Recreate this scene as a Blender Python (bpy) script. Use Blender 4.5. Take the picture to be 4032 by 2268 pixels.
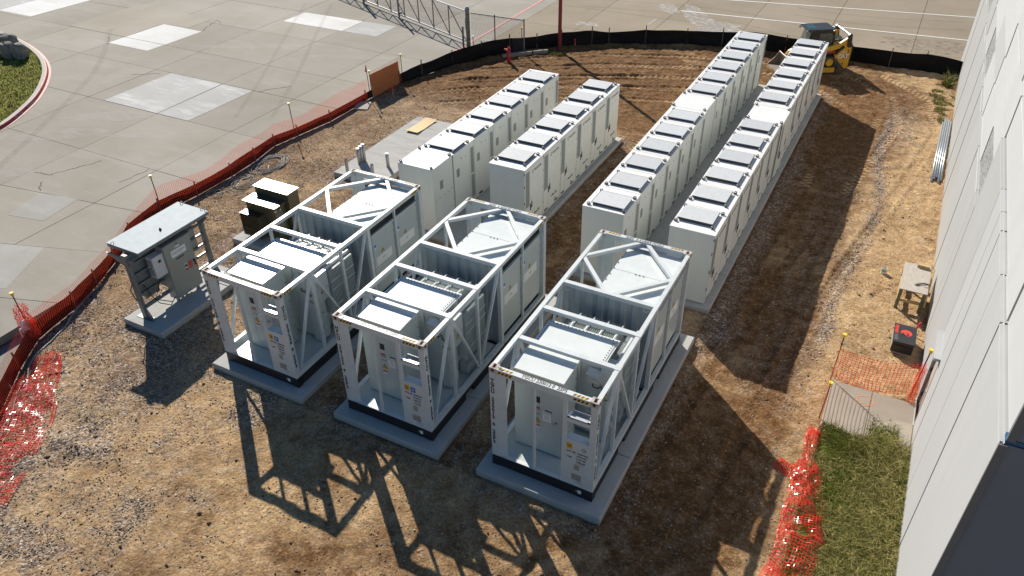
import bpy, math, random
import numpy as np
from mathutils import Vector, Matrix

for o in list(bpy.data.objects):
    bpy.data.objects.remove(o, do_unlink=True)
scene = bpy.context.scene
COL = scene.collection
R = math.radians

# ------------------------------------------------------------------ camera
cam = bpy.data.cameras.new('camera')
cam.lens = 27.204; cam.sensor_width = 36.0; cam.sensor_fit = 'HORIZONTAL'
cam.clip_start = 0.1; cam.clip_end = 6000
cam_o = bpy.data.objects.new('camera', cam)
cam_o.location = (6.132, -10.319, 13.755)
cam_o.rotation_euler = (R(54.293), R(0.777), R(27.751))
COL.objects.link(cam_o); scene.camera = cam_o

# ------------------------------------------------------------------ sky, sun, exposure
SUN_EL, SUN_AZ = 33.6, 139.2            # azimuth counted from +X towards +Y
sd = Vector((math.cos(R(SUN_EL))*math.cos(R(SUN_AZ)), math.cos(R(SUN_EL))*math.sin(R(SUN_AZ)), math.sin(R(SUN_EL))))
w = bpy.data.worlds.new('World'); scene.world = w; w.use_nodes = True
wn = w.node_tree; wn.nodes.clear()
sky = wn.nodes.new('ShaderNodeTexSky'); sky.sky_type = 'NISHITA'; sky.sun_disc = False
sky.sun_elevation = R(SUN_EL); sky.sun_rotation = R(90-SUN_AZ)
sky.air_density = 1.15; sky.dust_density = 0.15; sky.ozone_density = 4.0
bg = wn.nodes.new('ShaderNodeBackground'); bg.inputs['Strength'].default_value = 0.058
wo = wn.nodes.new('ShaderNodeOutputWorld')
hs = wn.nodes.new('ShaderNodeHueSaturation'); hs.inputs['Saturation'].default_value = 1.2
wn.links.new(sky.outputs[0], hs.inputs['Color']); wn.links.new(hs.outputs[0], bg.inputs[0]); wn.links.new(bg.outputs[0], wo.inputs[0])
sun = bpy.data.lights.new('sun', 'SUN'); sun.energy = 5.0; sun.angle = R(0.53); sun.color = (1.0, 0.935, 0.825)
sun_o = bpy.data.objects.new('sun', sun); COL.objects.link(sun_o)
sun_o.location = (-20, 20, 30)
sun_o.rotation_euler = (-sd).to_track_quat('-Z', 'Y').to_euler()
scene.view_settings.view_transform = 'Standard'; scene.view_settings.look = 'None'
scene.view_settings.exposure = 0.52; scene.view_settings.gamma = 1.0
scene.view_settings.use_curve_mapping = False
scene.render.engine = 'CYCLES'

# ------------------------------------------------------------------ materials
MATS = {}
def mat(name, col, rough=0.55, metal=0.0, var=0.08, vscale=3.0, bump=0.0, bscale=60.0, spec=0.5, dirt=None, dscale=1.2, damt=0.0,
        rnd=0.0, stretch=None, space='Object', trans=0.0, splash=None):
    if name in MATS: return MATS[name]
    m = bpy.data.materials.new(name); m.use_nodes = True; nt = m.node_tree; N = nt.nodes; L = nt.links
    b = N['Principled BSDF']; b.inputs['Roughness'].default_value = rough; b.inputs['Metallic'].default_value = metal
    b.inputs['Specular IOR Level'].default_value = spec
    if space == 'World':
        g = N.new('ShaderNodeNewGeometry'); vec = g.outputs['Position']
    else:
        g = N.new('ShaderNodeTexCoord'); vec = g.outputs['Object']
    if stretch:
        mp = N.new('ShaderNodeMapping'); mp.inputs['Scale'].default_value = stretch; L.new(vec, mp.inputs['Vector']); vec = mp.outputs[0]
    n1 = N.new('ShaderNodeTexNoise'); n1.inputs['Scale'].default_value = vscale; n1.inputs['Detail'].default_value = 6; n1.inputs['Roughness'].default_value = 0.65
    L.new(vec, n1.inputs['Vector'])
    rmp = N.new('ShaderNodeMapRange'); rmp.inputs[1].default_value = 0.3; rmp.inputs[2].default_value = 0.7
    rmp.inputs[3].default_value = 1-var; rmp.inputs[4].default_value = 1+var; L.new(n1.outputs['Fac'], rmp.inputs[0])
    mul = N.new('ShaderNodeVectorMath'); mul.operation = 'SCALE'; mul.inputs[0].default_value = col[:3]; L.new(rmp.outputs[0], mul.inputs['Scale'])
    out = mul.outputs[0]
    if dirt:
        n2 = N.new('ShaderNodeTexNoise'); n2.inputs['Scale'].default_value = dscale; n2.inputs['Detail'].default_value = 8; n2.inputs['Roughness'].default_value = 0.7
        L.new(vec, n2.inputs['Vector'])
        r2 = N.new('ShaderNodeMapRange'); r2.inputs[1].default_value = 0.5; r2.inputs[2].default_value = 0.75; r2.inputs[3].default_value = 0; r2.inputs[4].default_value = damt
        L.new(n2.outputs['Fac'], r2.inputs[0])
        mx = N.new('ShaderNodeMix'); mx.data_type = 'RGBA'; L.new(r2.outputs[0], mx.inputs[0]); L.new(out, mx.inputs[6]); mx.inputs[7].default_value = (*dirt, 1)
        out = mx.outputs[2]
    if splash:
        # dried mud splashed up from the ground: colour, height
        gp = N.new('ShaderNodeNewGeometry'); sz = N.new('ShaderNodeSeparateXYZ'); L.new(gp.outputs['Position'], sz.inputs[0])
        n4 = N.new('ShaderNodeTexNoise'); n4.inputs['Scale'].default_value = 2.2; n4.inputs['Detail'].default_value = 8; n4.inputs['Roughness'].default_value = 0.75; L.new(gp.outputs['Position'], n4.inputs['Vector'])
        ml = N.new('ShaderNodeMath'); ml.operation = 'MULTIPLY_ADD'; L.new(n4.outputs['Fac'], ml.inputs[0]); ml.inputs[1].default_value = -2.2*splash[1]; L.new(sz.outputs[2], ml.inputs[2])
        r4 = N.new('ShaderNodeMapRange'); r4.inputs[1].default_value = -1.25*splash[1]; r4.inputs[2].default_value = 0.1*splash[1]; r4.inputs[3].default_value = splash[2]; r4.inputs[4].default_value = 0; L.new(ml.outputs[0], r4.inputs[0])
        mx4 = N.new('ShaderNodeMix'); mx4.data_type = 'RGBA'; L.new(r4.outputs[0], mx4.inputs[0]); L.new(out, mx4.inputs[6]); mx4.inputs[7].default_value = (*splash[0], 1); out = mx4.outputs[2]
    if rnd > 0:
        oi = N.new('ShaderNodeObjectInfo'); r3 = N.new('ShaderNodeMapRange'); r3.inputs[3].default_value = 1-rnd; r3.inputs[4].default_value = 1+rnd
        L.new(oi.outputs['Random'], r3.inputs[0]); m2 = N.new('ShaderNodeVectorMath'); m2.operation = 'SCALE'; L.new(out, m2.inputs[0]); L.new(r3.outputs[0], m2.inputs['Scale']); out = m2.outputs[0]
    L.new(out, b.inputs['Base Color'])
    if bump > 0:
        n3 = N.new('ShaderNodeTexNoise'); n3.inputs['Scale'].default_value = bscale; n3.inputs['Detail'].default_value = 4; L.new(vec, n3.inputs['Vector'])
        bp = N.new('ShaderNodeBump'); bp.inputs['Strength'].default_value = bump; bp.inputs['Distance'].default_value = 0.02; L.new(n3.outputs['Fac'], bp.inputs['Height']); L.new(bp.outputs[0], b.inputs['Normal'])
    if trans > 0:
        b.inputs['Transmission Weight'].default_value = trans
    MATS[name] = m
    return m

WHITE = mat('cabinet_white_paint', (0.70, 0.71, 0.665), 0.42, var=0.03, vscale=1.6, dirt=(0.5, 0.46, 0.38), damt=0.22, dscale=1.1, rnd=0.03)
ROOFW = mat('roof_white_paint', (0.71, 0.71, 0.70), 0.5, var=0.05, vscale=4, dirt=(0.58, 0.54, 0.48), damt=0.35, dscale=1.8, rnd=0.03)
HATCH = mat('galvanised_hatch_sheet', (0.475, 0.49, 0.505), 0.55, var=0.07, vscale=7, dirt=(0.56, 0.56, 0.555), damt=0.5, dscale=3, rnd=0.06)
FRAMEW = mat('frame_white_paint', (0.57, 0.60, 0.605), 0.4, var=0.07, vscale=5, dirt=(0.42, 0.40, 0.36), damt=0.28, dscale=4)
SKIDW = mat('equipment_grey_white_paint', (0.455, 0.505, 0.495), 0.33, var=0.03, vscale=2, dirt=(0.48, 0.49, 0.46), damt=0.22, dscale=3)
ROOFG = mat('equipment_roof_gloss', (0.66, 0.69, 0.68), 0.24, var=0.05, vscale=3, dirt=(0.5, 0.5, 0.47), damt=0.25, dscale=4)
BULK = mat('corrugated_wall_paint', (0.36, 0.41, 0.425), 0.45, var=0.10, vscale=2.5, dirt=(0.36, 0.38, 0.38), damt=0.3, dscale=2)
BLACKP = mat('black_base_paint', (0.012, 0.012, 0.014), 0.5, var=0.25, vscale=6)
BLACK = mat('black_rubber', (0.014, 0.014, 0.015), 0.6, var=0.2)
INK = mat('black_ink', (0.02, 0.02, 0.022), 0.6, var=0.1)
INKG = mat('faded_grey_ink', (0.24, 0.25, 0.26), 0.6, var=0.15)
YEL = mat('safety_yellow', (0.72, 0.42, 0.03), 0.5, var=0.08)
REDP = mat('sign_red', (0.42, 0.035, 0.03), 0.5, var=0.1)
BLUEP = mat('sign_blue', (0.03, 0.17, 0.52), 0.45, var=0.08)
PAPER = mat('white_paper', (0.74, 0.74, 0.73), 0.7, var=0.04)
GREENS = mat('sign_green', (0.0, 0.10, 0.07), 0.5)
ORS = mat('orange_sticker', (0.75, 0.22, 0.03), 0.5)
RUST = mat('rusted_casting', (0.46, 0.43, 0.40), 0.7, var=0.3, vscale=18, dirt=(0.26, 0.09, 0.03), damt=1.6, dscale=7, bump=0.4, bscale=80)
STEEL = mat('galvanised_steel', (0.42, 0.44, 0.46), 0.38, metal=0.75, var=0.15, vscale=12)
EYE = mat('shackle_steel', (0.30, 0.29, 0.28), 0.35, metal=0.8, var=0.3, vscale=30)
GRILLE = mat('grille_grey', (0.29, 0.305, 0.295), 0.6, var=0.05, vscale=40)
GRILLED = mat('dark_louvre', (0.10, 0.105, 0.11), 0.6, var=0.2, vscale=30)
DARKGAP = mat('dark_gap', (0.02, 0.021, 0.023), 0.8)
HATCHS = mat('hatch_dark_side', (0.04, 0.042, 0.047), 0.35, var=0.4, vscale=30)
PADC = mat('pad_concrete', (0.40, 0.395, 0.38), 0.85, var=0.08, vscale=2.2, bump=0.15, bscale=120, dirt=(0.30, 0.28, 0.25), damt=0.45, dscale=1.6, space='World', spec=0.2, splash=((.24,.17,.10),.11,.8))
PADC2 = mat('aged_slab_concrete', (0.40, 0.39, 0.37), 0.88, var=0.14, vscale=1.0, bump=0.2, bscale=90, dirt=(0.27, 0.26, 0.25), damt=0.55, dscale=1.3, space='World', stretch=(1.0, 3.2, 1.0), spec=0.2)
OLIVE = mat('transformer_olive_paint', (0.085, 0.075, 0.045), 0.24, var=0.12, vscale=6, spec=0.6)
RACK = mat('rack_grey_paint', (0.16, 0.175, 0.175), 0.4, var=0.06, vscale=3)
PANELG = mat('panel_grey_paint', (0.27, 0.285, 0.265), 0.38, var=0.03, vscale=2)
RACKROOF = mat('rack_roof_sheet', (0.40, 0.45, 0.47), 0.65, spec=0.2, var=0.08, vscale=5, dirt=(0.58, 0.60, 0.61), damt=0.35, dscale=3)
ACW = mat('heat_exchanger_white', (0.58, 0.58, 0.60), 0.45, var=0.04)
ALU = mat('conduit_aluminium', (0.45, 0.445, 0.42), 0.5, metal=0.5, var=0.25, vscale=20)
PLY = mat('plywood', (0.62, 0.43, 0.20), 0.75, var=0.18, vscale=4, stretch=(6, 1, 1), dirt=(0.75, 0.63, 0.42), damt=0.6, dscale=5)
PLYD = mat('weathered_plywood', (0.42, 0.38, 0.33), 0.8, var=0.15, vscale=5, stretch=(6, 1, 1), dirt=(0.25, 0.21, 0.17), damt=0.5, dscale=4)
PLYO = mat('orange_plywood', (0.46, 0.19, 0.065), 0.75, var=0.25, vscale=3, stretch=(2, 2, 6), dirt=(0.22, 0.08, 0.03), damt=0.7, dscale=2.5)
LUMB = mat('lumber', (0.50, 0.36, 0.18), 0.75, var=0.15, vscale=6)
LUMBG = mat('treated_lumber', (0.15, 0.16, 0.09), 0.75, var=0.2, vscale=6)
PVC = mat('white_pvc', (0.75, 0.75, 0.70), 0.4, var=0.05)
def net_plastic(name, col, tcol, rough, spec, tr):
    m = bpy.data.materials.new(name); m.use_nodes = True; N = m.node_tree.nodes; L = m.node_tree.links; b = N['Principled BSDF']
    b.inputs['Base Color'].default_value = (*col, 1); b.inputs['Roughness'].default_value = rough; b.inputs['Specular IOR Level'].default_value = spec
    t = N.new('ShaderNodeBsdfTranslucent'); t.inputs['Color'].default_value = (*tcol, 1); x = N.new('ShaderNodeMixShader'); x.inputs[0].default_value = tr
    L.new(b.outputs[0], x.inputs[1]); L.new(t.outputs[0], x.inputs[2]); L.new(x.outputs[0], N['Material Output'].inputs['Surface']); return m
ORANGEN = net_plastic('orange_net_plastic', (0.80, 0.07, 0.03), (0.95, 0.10, 0.04), 0.32, 0.5, 0.28)
RED2 = net_plastic('crumpled_net_red', (0.72, 0.03, 0.018), (0.9, 0.05, 0.025), 0.2, 0.5, 0.3)
SILT = mat('silt_fabric_black', (0.008, 0.008, 0.009), 0.65, var=0.4, vscale=6, bump=0.35, bscale=14, spec=0.18)
CAPY = mat('yellow_cap', (0.82, 0.58, 0.05), 0.45, var=0.05)
REBAR = mat('rebar', (0.05, 0.035, 0.028), 0.7, var=0.3, vscale=30)
PINK = mat('pink_ribbon', (0.85, 0.04, 0.10), 0.5)
REDPOLE = mat('red_painted_steel', (0.30, 0.06, 0.07), 0.5, var=0.15)
REDPIPE = mat('hydrant_red', (0.45, 0.03, 0.03), 0.45, var=0.15)
GALV = mat('dull_galvanised', (0.20, 0.20, 0.195), 0.5, metal=0.4, var=0.2, vscale=14)
RAILW = mat('bright_rail', (0.55, 0.55, 0.54), 0.35, metal=0.5, var=0.1)
CABLE = mat('cable_white_grey', (0.30, 0.285, 0.265), 0.5, var=0.2, vscale=20)
CABLEB = mat('cable_black', (0.02, 0.02, 0.02), 0.5)
CATY = mat('machine_yellow', (0.62, 0.33, 0.025), 0.4, var=0.12, vscale=5, dirt=(0.30, 0.20, 0.09), damt=0.5, dscale=3)
CATB = mat('machine_black', (0.018, 0.018, 0.018), 0.45, var=0.25, vscale=8, dirt=(0.12, 0.09, 0.06), damt=0.25, dscale=4)
GLASS = mat('tinted_cab_glass', (0.10, 0.13, 0.11), 0.06, var=0.3, vscale=14, spec=0.8)
TRACKR = mat('muddy_track_rubber', (0.075, 0.055, 0.035), 0.85, var=0.4, vscale=14)
BUCKET = mat('worn_bucket_steel', (0.24, 0.20, 0.16), 0.55, metal=0.3, var=0.3, vscale=6)
BOULD = mat('limestone_boulder', (0.20, 0.19, 0.175), 0.9, var=0.4, vscale=4, bump=0.6, bscale=9)
KERBC = mat('kerb_concrete', (0.40, 0.37, 0.33), 0.85, var=0.1, vscale=3)
KERBR = mat('kerb_red_paint', (0.28, 0.02, 0.03), 0.6, var=0.2, vscale=4)
KERBP = mat('kerb_faded_pink', (0.62, 0.33, 0.29), 0.7, var=0.2, vscale=6)
LINEW = mat('white_line_paint', (0.72, 0.70, 0.66), 0.7, var=0.14, vscale=6, dirt=(0.38, 0.34, 0.29), damt=0.5, dscale=5, space='World')
LINER = mat('faded_red_line_paint', (0.50, 0.20, 0.19), 0.75, var=0.2, vscale=5, dirt=(0.42, 0.33, 0.29), damt=0.8, dscale=3, space='World')
WALLW = mat('wall_white_paint', (0.405, 0.41, 0.415), 0.8, spec=0.2, var=0.03, vscale=0.7, bump=0.05, bscale=40, rnd=0.02, stretch=(1, 1, 0.35), dirt=(0.355, 0.355, 0.345), damt=0.35, dscale=0.8, splash=((.30,.23,.15),.22,.7))
WALLG = mat('wall_light_grey_paint', (0.37, 0.375, 0.375), 0.8, spec=0.2, var=0.03, vscale=0.7, bump=0.05, bscale=40, rnd=0.02, stretch=(1, 1, 0.35), dirt=(0.32, 0.32, 0.31), damt=0.35, dscale=0.8, splash=((.30,.23,.15),.22,.7))
WALLB = mat('wall_bright_paint', (0.47, 0.475, 0.48), 0.8, spec=0.2, var=0.03, vscale=0.7, bump=0.05, bscale=40, rnd=0.02, stretch=(1, 1, 0.35), dirt=(0.40, 0.40, 0.39), damt=0.3, dscale=0.8)
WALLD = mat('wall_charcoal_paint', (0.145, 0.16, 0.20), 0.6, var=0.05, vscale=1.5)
WALLJ = mat('wall_joint', (0.13, 0.135, 0.14), 0.8)
WALLE = mat('wall_edge_cream', (0.52, 0.515, 0.48), 0.8, var=0.04)
BLUEL = mat('blue_flashing', (0.02, 0.10, 0.20), 0.5)
DOORB = mat('door_beige_paint', (0.42, 0.38, 0.34), 0.5, var=0.05)
ORP = mat('orange_marking_paint', (0.85, 0.27, 0.10), 0.7, var=0.2, vscale=20)
WALK = mat('walkway_concrete', (0.36, 0.315, 0.25), 0.88, var=0.08, vscale=2, bump=0.1, bscale=80, dirt=(0.28, 0.24, 0.18), damt=0.3, dscale=1.4, space='World')
BBOX = mat('black_job_box', (0.022, 0.022, 0.024), 0.5, var=0.15)
RAVR = mat('print_red', (0.80, 0.05, 0.03), 0.5)
RAVG = mat('print_grey', (0.16, 0.16, 0.16), 0.5)
OLDC = mat('old_kerb_concrete', (0.22, 0.20, 0.18), 0.9, var=0.25, vscale=5, bump=0.3, bscale=20)

def pebble_mat():
    m = bpy.data.materials.new('exposed_aggregate'); m.use_nodes = True; N = m.node_tree.nodes; L = m.node_tree.links; b = N['Principled BSDF']
    t = N.new('ShaderNodeTexCoord'); v = N.new('ShaderNodeTexVoronoi'); v.inputs['Scale'].default_value = 26; L.new(t.outputs['Object'], v.inputs['Vector'])
    cr = N.new('ShaderNodeValToRGB'); cr.color_ramp.elements[0].color = (0.10, 0.105, 0.11, 1); cr.color_ramp.elements[1].color = (0.46, 0.46, 0.46, 1)
    sp = N.new('ShaderNodeSeparateColor'); L.new(v.outputs['Color'], sp.inputs[0]); L.new(sp.outputs[0], cr.inputs[0]); L.new(cr.outputs[0], b.inputs['Base Color'])
    bp = N.new('ShaderNodeBump'); bp.inputs['Strength'].default_value = 0.8; bp.inputs['Distance'].default_value = 0.03; bp.invert = True
    L.new(v.outputs['Distance'], bp.inputs['Height']); L.new(bp.outputs[0], b.inputs['Normal']); b.inputs['Roughness'].default_value = 0.7
    return m
PEBBLE = pebble_mat()

def apron_mat(name, base, bright, streak=1.0, brightamt=0.5, rnd=0.07):
    """Old broom-finished concrete: cloudy tone, wash marks, pores."""
    m = bpy.data.materials.new(name); m.use_nodes = True; N = m.node_tree.nodes; L = m.node_tree.links; b = N['Principled BSDF']
    b.inputs['Roughness'].default_value = 0.88; b.inputs['Specular IOR Level'].default_value = 0.18
    g = N.new('ShaderNodeNewGeometry')
    def noise(scale, det=6, rough=0.6, sx=1, sy=1, rot=0):
        mp = N.new('ShaderNodeMapping'); mp.inputs['Scale'].default_value = (sx, sy, 1); mp.inputs['Rotation'].default_value = (0, 0, rot)
        L.new(g.outputs['Position'], mp.inputs['Vector'])
        n = N.new('ShaderNodeTexNoise'); n.inputs['Scale'].default_value = scale; n.inputs['Detail'].default_value = det; n.inputs['Roughness'].default_value = rough
        L.new(mp.outputs[0], n.inputs['Vector']); return n.outputs['Fac']
    def rng(sock, a, c, d, e):
        r = N.new('ShaderNodeMapRange'); r.inputs[1].default_value = a; r.inputs[2].default_value = c; r.inputs[3].default_value = d; r.inputs[4].default_value = e
        L.new(sock, r.inputs[0]); return r.outputs[0]
    def mix(fac, a, c):
        x = N.new('ShaderNodeMix'); x.data_type = 'RGBA'; L.new(fac, x.inputs[0])
        for i, s in ((6, a), (7, c)):
            if isinstance(s, tuple): x.inputs[i].default_value = (*s, 1)
            else: L.new(s, x.inputs[i])
        return x.outputs[2]
    c0 = mix(rng(noise(0.22, 5), 0.35, 0.65, 0, 1), base, tuple(q*0.84*k for q, k in zip(base, (1.0, 0.985, 0.95))))
    c1 = mix(rng(noise(0.5, 8, 0.72, 0.5, 2.2, 0.5), 0.52, 0.74, 0, brightamt), c0, bright)
    c2 = mix(rng(noise(1.6, 9, 0.78, 0.35, 2.0, 0.15), 0.55, 0.8, 0, 0.35*streak), c1, bright)
    c3 = mix(rng(noise(0.9, 7, 0.7, 1.6, 0.5, -0.3), 0.58, 0.8, 0, 0.5), c2, tuple(q*0.62 for q in base))
    c4 = mix(rng(noise(38, 2), 0.66, 0.78, 0, 0.5), c3, tuple(q*0.5 for q in base))
    oi = N.new('ShaderNodeObjectInfo'); r3 = N.new('ShaderNodeMapRange'); r3.inputs[3].default_value = 1-rnd; r3.inputs[4].default_value = 1+rnd; L.new(oi.outputs['Random'], r3.inputs[0])
    mu = N.new('ShaderNodeVectorMath'); mu.operation = 'SCALE'; L.new(c4, mu.inputs[0]); L.new(r3.outputs[0], mu.inputs['Scale']); L.new(mu.outputs[0], b.inputs['Base Color'])
    bp = N.new('ShaderNodeBump'); bp.inputs['Strength'].default_value = 0.12; bp.inputs['Distance'].default_value = 0.01
    L.new(noise(60, 3), bp.inputs['Height']); L.new(bp.outputs[0], b.inputs['Normal'])
    return m
APRON = apron_mat('apron_concrete', (0.325, 0.298, 0.257), (0.46, 0.445, 0.42), 0.8, 0.3)
APRONT = apron_mat('apron_concrete_tan', (0.315, 0.262, 0.196), (0.40, 0.37, 0.33), 0.5, 0.18, 0.05)
PATCHW = apron_mat('fresh_patch_concrete', (0.44, 0.435, 0.425), (0.72, 0.71, 0.70), 2.6, 0.85, 0.03)
PATCHB = apron_mat('bright_patch_concrete', (0.66, 0.65, 0.635), (0.80, 0.79, 0.78), 2.0, 0.7, 0.03)
PATCHT = apron_mat('tan_patch_concrete', (0.355, 0.315, 0.265), (0.40, 0.37, 0.33), 0.3, 0.2, 0.03)
PATCHG = apron_mat('grey_patch_concrete', (0.36, 0.35, 0.325), (0.45, 0.44, 0.42), 0.8, 0.5, 0.03)

# ------------------------------------------------------------------ mesh builder
class MB:
    def __init__(s): s.v = []; s.f = []; s.m = []
    def add(s, vs, fs, mi=0):
        n = len(s.v); s.v += [tuple(q) for q in vs]; s.f += [tuple(i+n for i in f) for f in fs]; s.m += [mi]*len(fs); return s
    def box(s, x0, x1, y0, y1, z0, z1, mi=0):
        return s.add([(x0,y0,z0),(x1,y0,z0),(x1,y1,z0),(x0,y1,z0),(x0,y0,z1),(x1,y0,z1),(x1,y1,z1),(x0,y1,z1)],
                     [(3,2,1,0),(4,5,6,7),(0,1,5,4),(1,2,6,5),(2,3,7,6),(3,0,4,7)], mi)
    def cbox(s, x0, x1, y0, y1, z0, z1, c=0.02, mi=0):
        """box with chamfered top and vertical edges"""
        def ring(x0, x1, y0, y1, z, c): return [(x0+c,y0,z),(x1-c,y0,z),(x1,y0+c,z),(x1,y1-c,z),(x1-c,y1,z),(x0+c,y1,z),(x0,y1-c,z),(x0,y0+c,z)]
        vs = ring(x0,x1,y0,y1,z0,c)+ring(x0,x1,y0,y1,z1-c,c)+ring(x0+c,x1-c,y0+c,y1-c,z1,c*0.6)
        fs = [tuple(range(7,-1,-1)), tuple(range(16,24))]
        for k in range(2):
            for i in range(8): j = (i+1) % 8; fs.append((k*8+i, k*8+j, k*8+8+j, k*8+8+i))
        return s.add(vs, fs, mi)
    def prism(s, poly, z0, z1, mi=0):
        n = len(poly); vs = [(x,y,z0) for x,y in poly]+[(x,y,z1) for x,y in poly]
        fs = [tuple(range(n-1,-1,-1)), tuple(range(n,2*n))]+[(i,(i+1)%n,n+(i+1)%n,n+i) for i in range(n)]
        return s.add(vs, fs, mi)
    def extr(s, poly, axis, a, b, mi=0):
        """poly in the two other axes (order x,y,z without axis), extruded along axis from a to b"""
        def p(u, v, t): return {'x': (t,u,v), 'y': (u,t,v), 'z': (u,v,t)}[axis]
        n = len(poly); vs = [p(u,v,a) for u,v in poly]+[p(u,v,b) for u,v in poly]
        fs = [tuple(range(n-1,-1,-1)), tuple(range(n,2*n))]+[(i,(i+1)%n,n+(i+1)%n,n+i) for i in range(n)]
        return s.add(vs, fs, mi)
    def bar(s, p, q, w, h, mi=0, up=(0,0,1)):
        p = Vector(p); q = Vector(q); d = (q-p).normalized(); u = Vector(up)
        if abs(d.dot(u)) > 0.97: u = Vector((0,1,0))
        a = d.cross(u).normalized()*w/2; b = a.cross(d).normalized()*h/2
        vs = [p-a-b, p+a-b, p+a+b, p-a+b, q-a-b, q+a-b, q+a+b, q-a+b]
        return s.add(vs, [(3,2,1,0),(4,5,6,7),(0,1,5,4),(1,2,6,5),(2,3,7,6),(3,0,4,7)], mi)
    def cyl(s, p, q, r, n=10, r2=None, mi=0, cap=True):
        p = Vector(p); q = Vector(q); d = (q-p).normalized(); u = Vector((0,0,1)) if abs(d.z) < 0.9 else Vector((1,0,0))
        a = d.cross(u).normalized(); b = a.cross(d); r2 = r if r2 is None else r2
        vs = [p+(a*math.cos(t)+b*math.sin(t))*r for t in (2*math.pi*i/n for i in range(n))]+[q+(a*math.cos(t)+b*math.sin(t))*r2 for t in (2*math.pi*i/n for i in range(n))]
        fs = [(i,n+i,n+(i+1)%n,(i+1)%n) for i in range(n)]
        if cap: fs += [tuple(range(n)), tuple(range(2*n-1,n-1,-1))]
        return s.add(vs, fs, mi)
    def tube(s, pts, r, n=6, mi=0):
        pts = [Vector(p) for p in pts]; rings = []
        for i, p in enumerate(pts):
            d = (pts[min(i+1,len(pts)-1)]-pts[max(i-1,0)]).normalized(); u = Vector((0,0,1)) if abs(d.z) < 0.9 else Vector((1,0,0))
            a = d.cross(u).normalized(); b = a.cross(d); rings.append([p+(a*math.cos(t)+b*math.sin(t))*r for t in (2*math.pi*k/n for k in range(n))])
        vs = [v for r_ in rings for v in r_]; fs = []
        for i in range(len(pts)-1):
            for k in range(n): fs.append((i*n+k,i*n+(k+1)%n,(i+1)*n+(k+1)%n,(i+1)*n+k))
        fs += [tuple(range(n-1,-1,-1)), tuple(range((len(pts)-1)*n, len(pts)*n))]
        return s.add(vs, fs, mi)
    def torus(s, c, axis_u, axis_v, R_, r, n=12, k=6, a0=0, a1=2*math.pi, mi=0):
        c = Vector(c); U = Vector(axis_u); V = Vector(axis_v)
        s.tube([c+(U*math.cos(a0+(a1-a0)*i/n)+V*math.sin(a0+(a1-a0)*i/n))*R_ for i in range(n+1)], r, k, mi); return s
    def build(s, name, mats, parent=None, loc=None, smooth=False):
        me = bpy.data.meshes.new(name); me.from_pydata(s.v, [], s.f)
        if not isinstance(mats, (list, tuple)): mats = [mats]
        for m in mats: me.materials.append(m)
        if len(mats) > 1: me.polygons.foreach_set('material_index', s.m)
        if smooth: me.polygons.foreach_set('use_smooth', [True]*len(me.polygons))
        me.update()
        return link(name, me, parent, loc)

def link(name, me, parent=None, loc=None):
    o = bpy.data.objects.new(name, me); COL.objects.link(o)
    if parent: o.parent = parent
    if loc: o.location = loc
    return o
def empty(name, loc=(0,0,0), rz=0):
    o = bpy.data.objects.new(name, None); o.empty_display_size = 0.2; COL.objects.link(o); o.location = loc; o.rotation_euler = (0,0,rz); return o
def tag(o, label, cat, group=None, kind=None):
    o['label'] = label; o['category'] = cat
    if group: o['group'] = group
    if kind: o['kind'] = kind
    return o
def struct(o): o['kind'] = 'structure'; return o
def stuff(o, label=None, cat=None):
    o['kind'] = 'stuff'
    if label: o['label'] = label
    if cat: o['category'] = cat
    return o
def kids(o): return [c for c in bpy.data.objects if c.parent == o]
def copy_tree(o, parent=None):
    c = o.copy(); COL.objects.link(c)
    if parent: c.parent = parent
    for ch in CHILD.get(o.name, []): copy_tree(bpy.data.objects[ch], c)
    return c
CHILD = {}
def index_children():
    CHILD.clear()
    for o in bpy.data.objects:
        if o.parent: CHILD.setdefault(o.parent.name, []).append(o.name)

_T = {}
def text_mesh(s, size, align='CENTER', sx=1.0, line=0.95, valign='CENTER', bold=0.0, thick=0.0015):
    key = (s, size, align, sx, line, valign, bold)
    if key in _T: return _T[key]
    cu = bpy.data.curves.new('lettering', 'FONT'); cu.body = s; cu.size = size; cu.align_x = align; cu.align_y = valign; cu.space_line = line
    cu.extrude = thick; cu.offset = bold; cu.resolution_u = 2
    o = bpy.data.objects.new('lettering_tmp', cu); COL.objects.link(o)
    bpy.context.view_layer.update()
    me = bpy.data.meshes.new_from_object(o.evaluated_get(bpy.context.evaluated_depsgraph_get()))
    bpy.data.objects.remove(o, do_unlink=True); bpy.data.curves.remove(cu)
    if sx != 1.0:
        me.transform(Matrix.Diagonal((sx, 1, 1, 1)))
    me.name = 'lettering'; me.materials.clear()
    _T[key] = me; return me
def text(s, size, parent, loc, face, m, name='lettering', **k):
    me = text_mesh(s, size, **k)
    if len(me.materials) and me.materials[0] != m: me = me.copy(); me.materials.clear()
    if not len(me.materials): me.materials.append(m)
    o = link(name, me, parent, loc)
    o.rotation_euler = {'-y': (R(90),0,0), '+x': (R(90),0,R(90)), 'top': (0,0,0), 'toprev': (0,0,R(180)), '+y': (R(90),0,R(180)), '-x': (R(90),0,R(-90))}.get(face, face)
    return o

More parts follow.
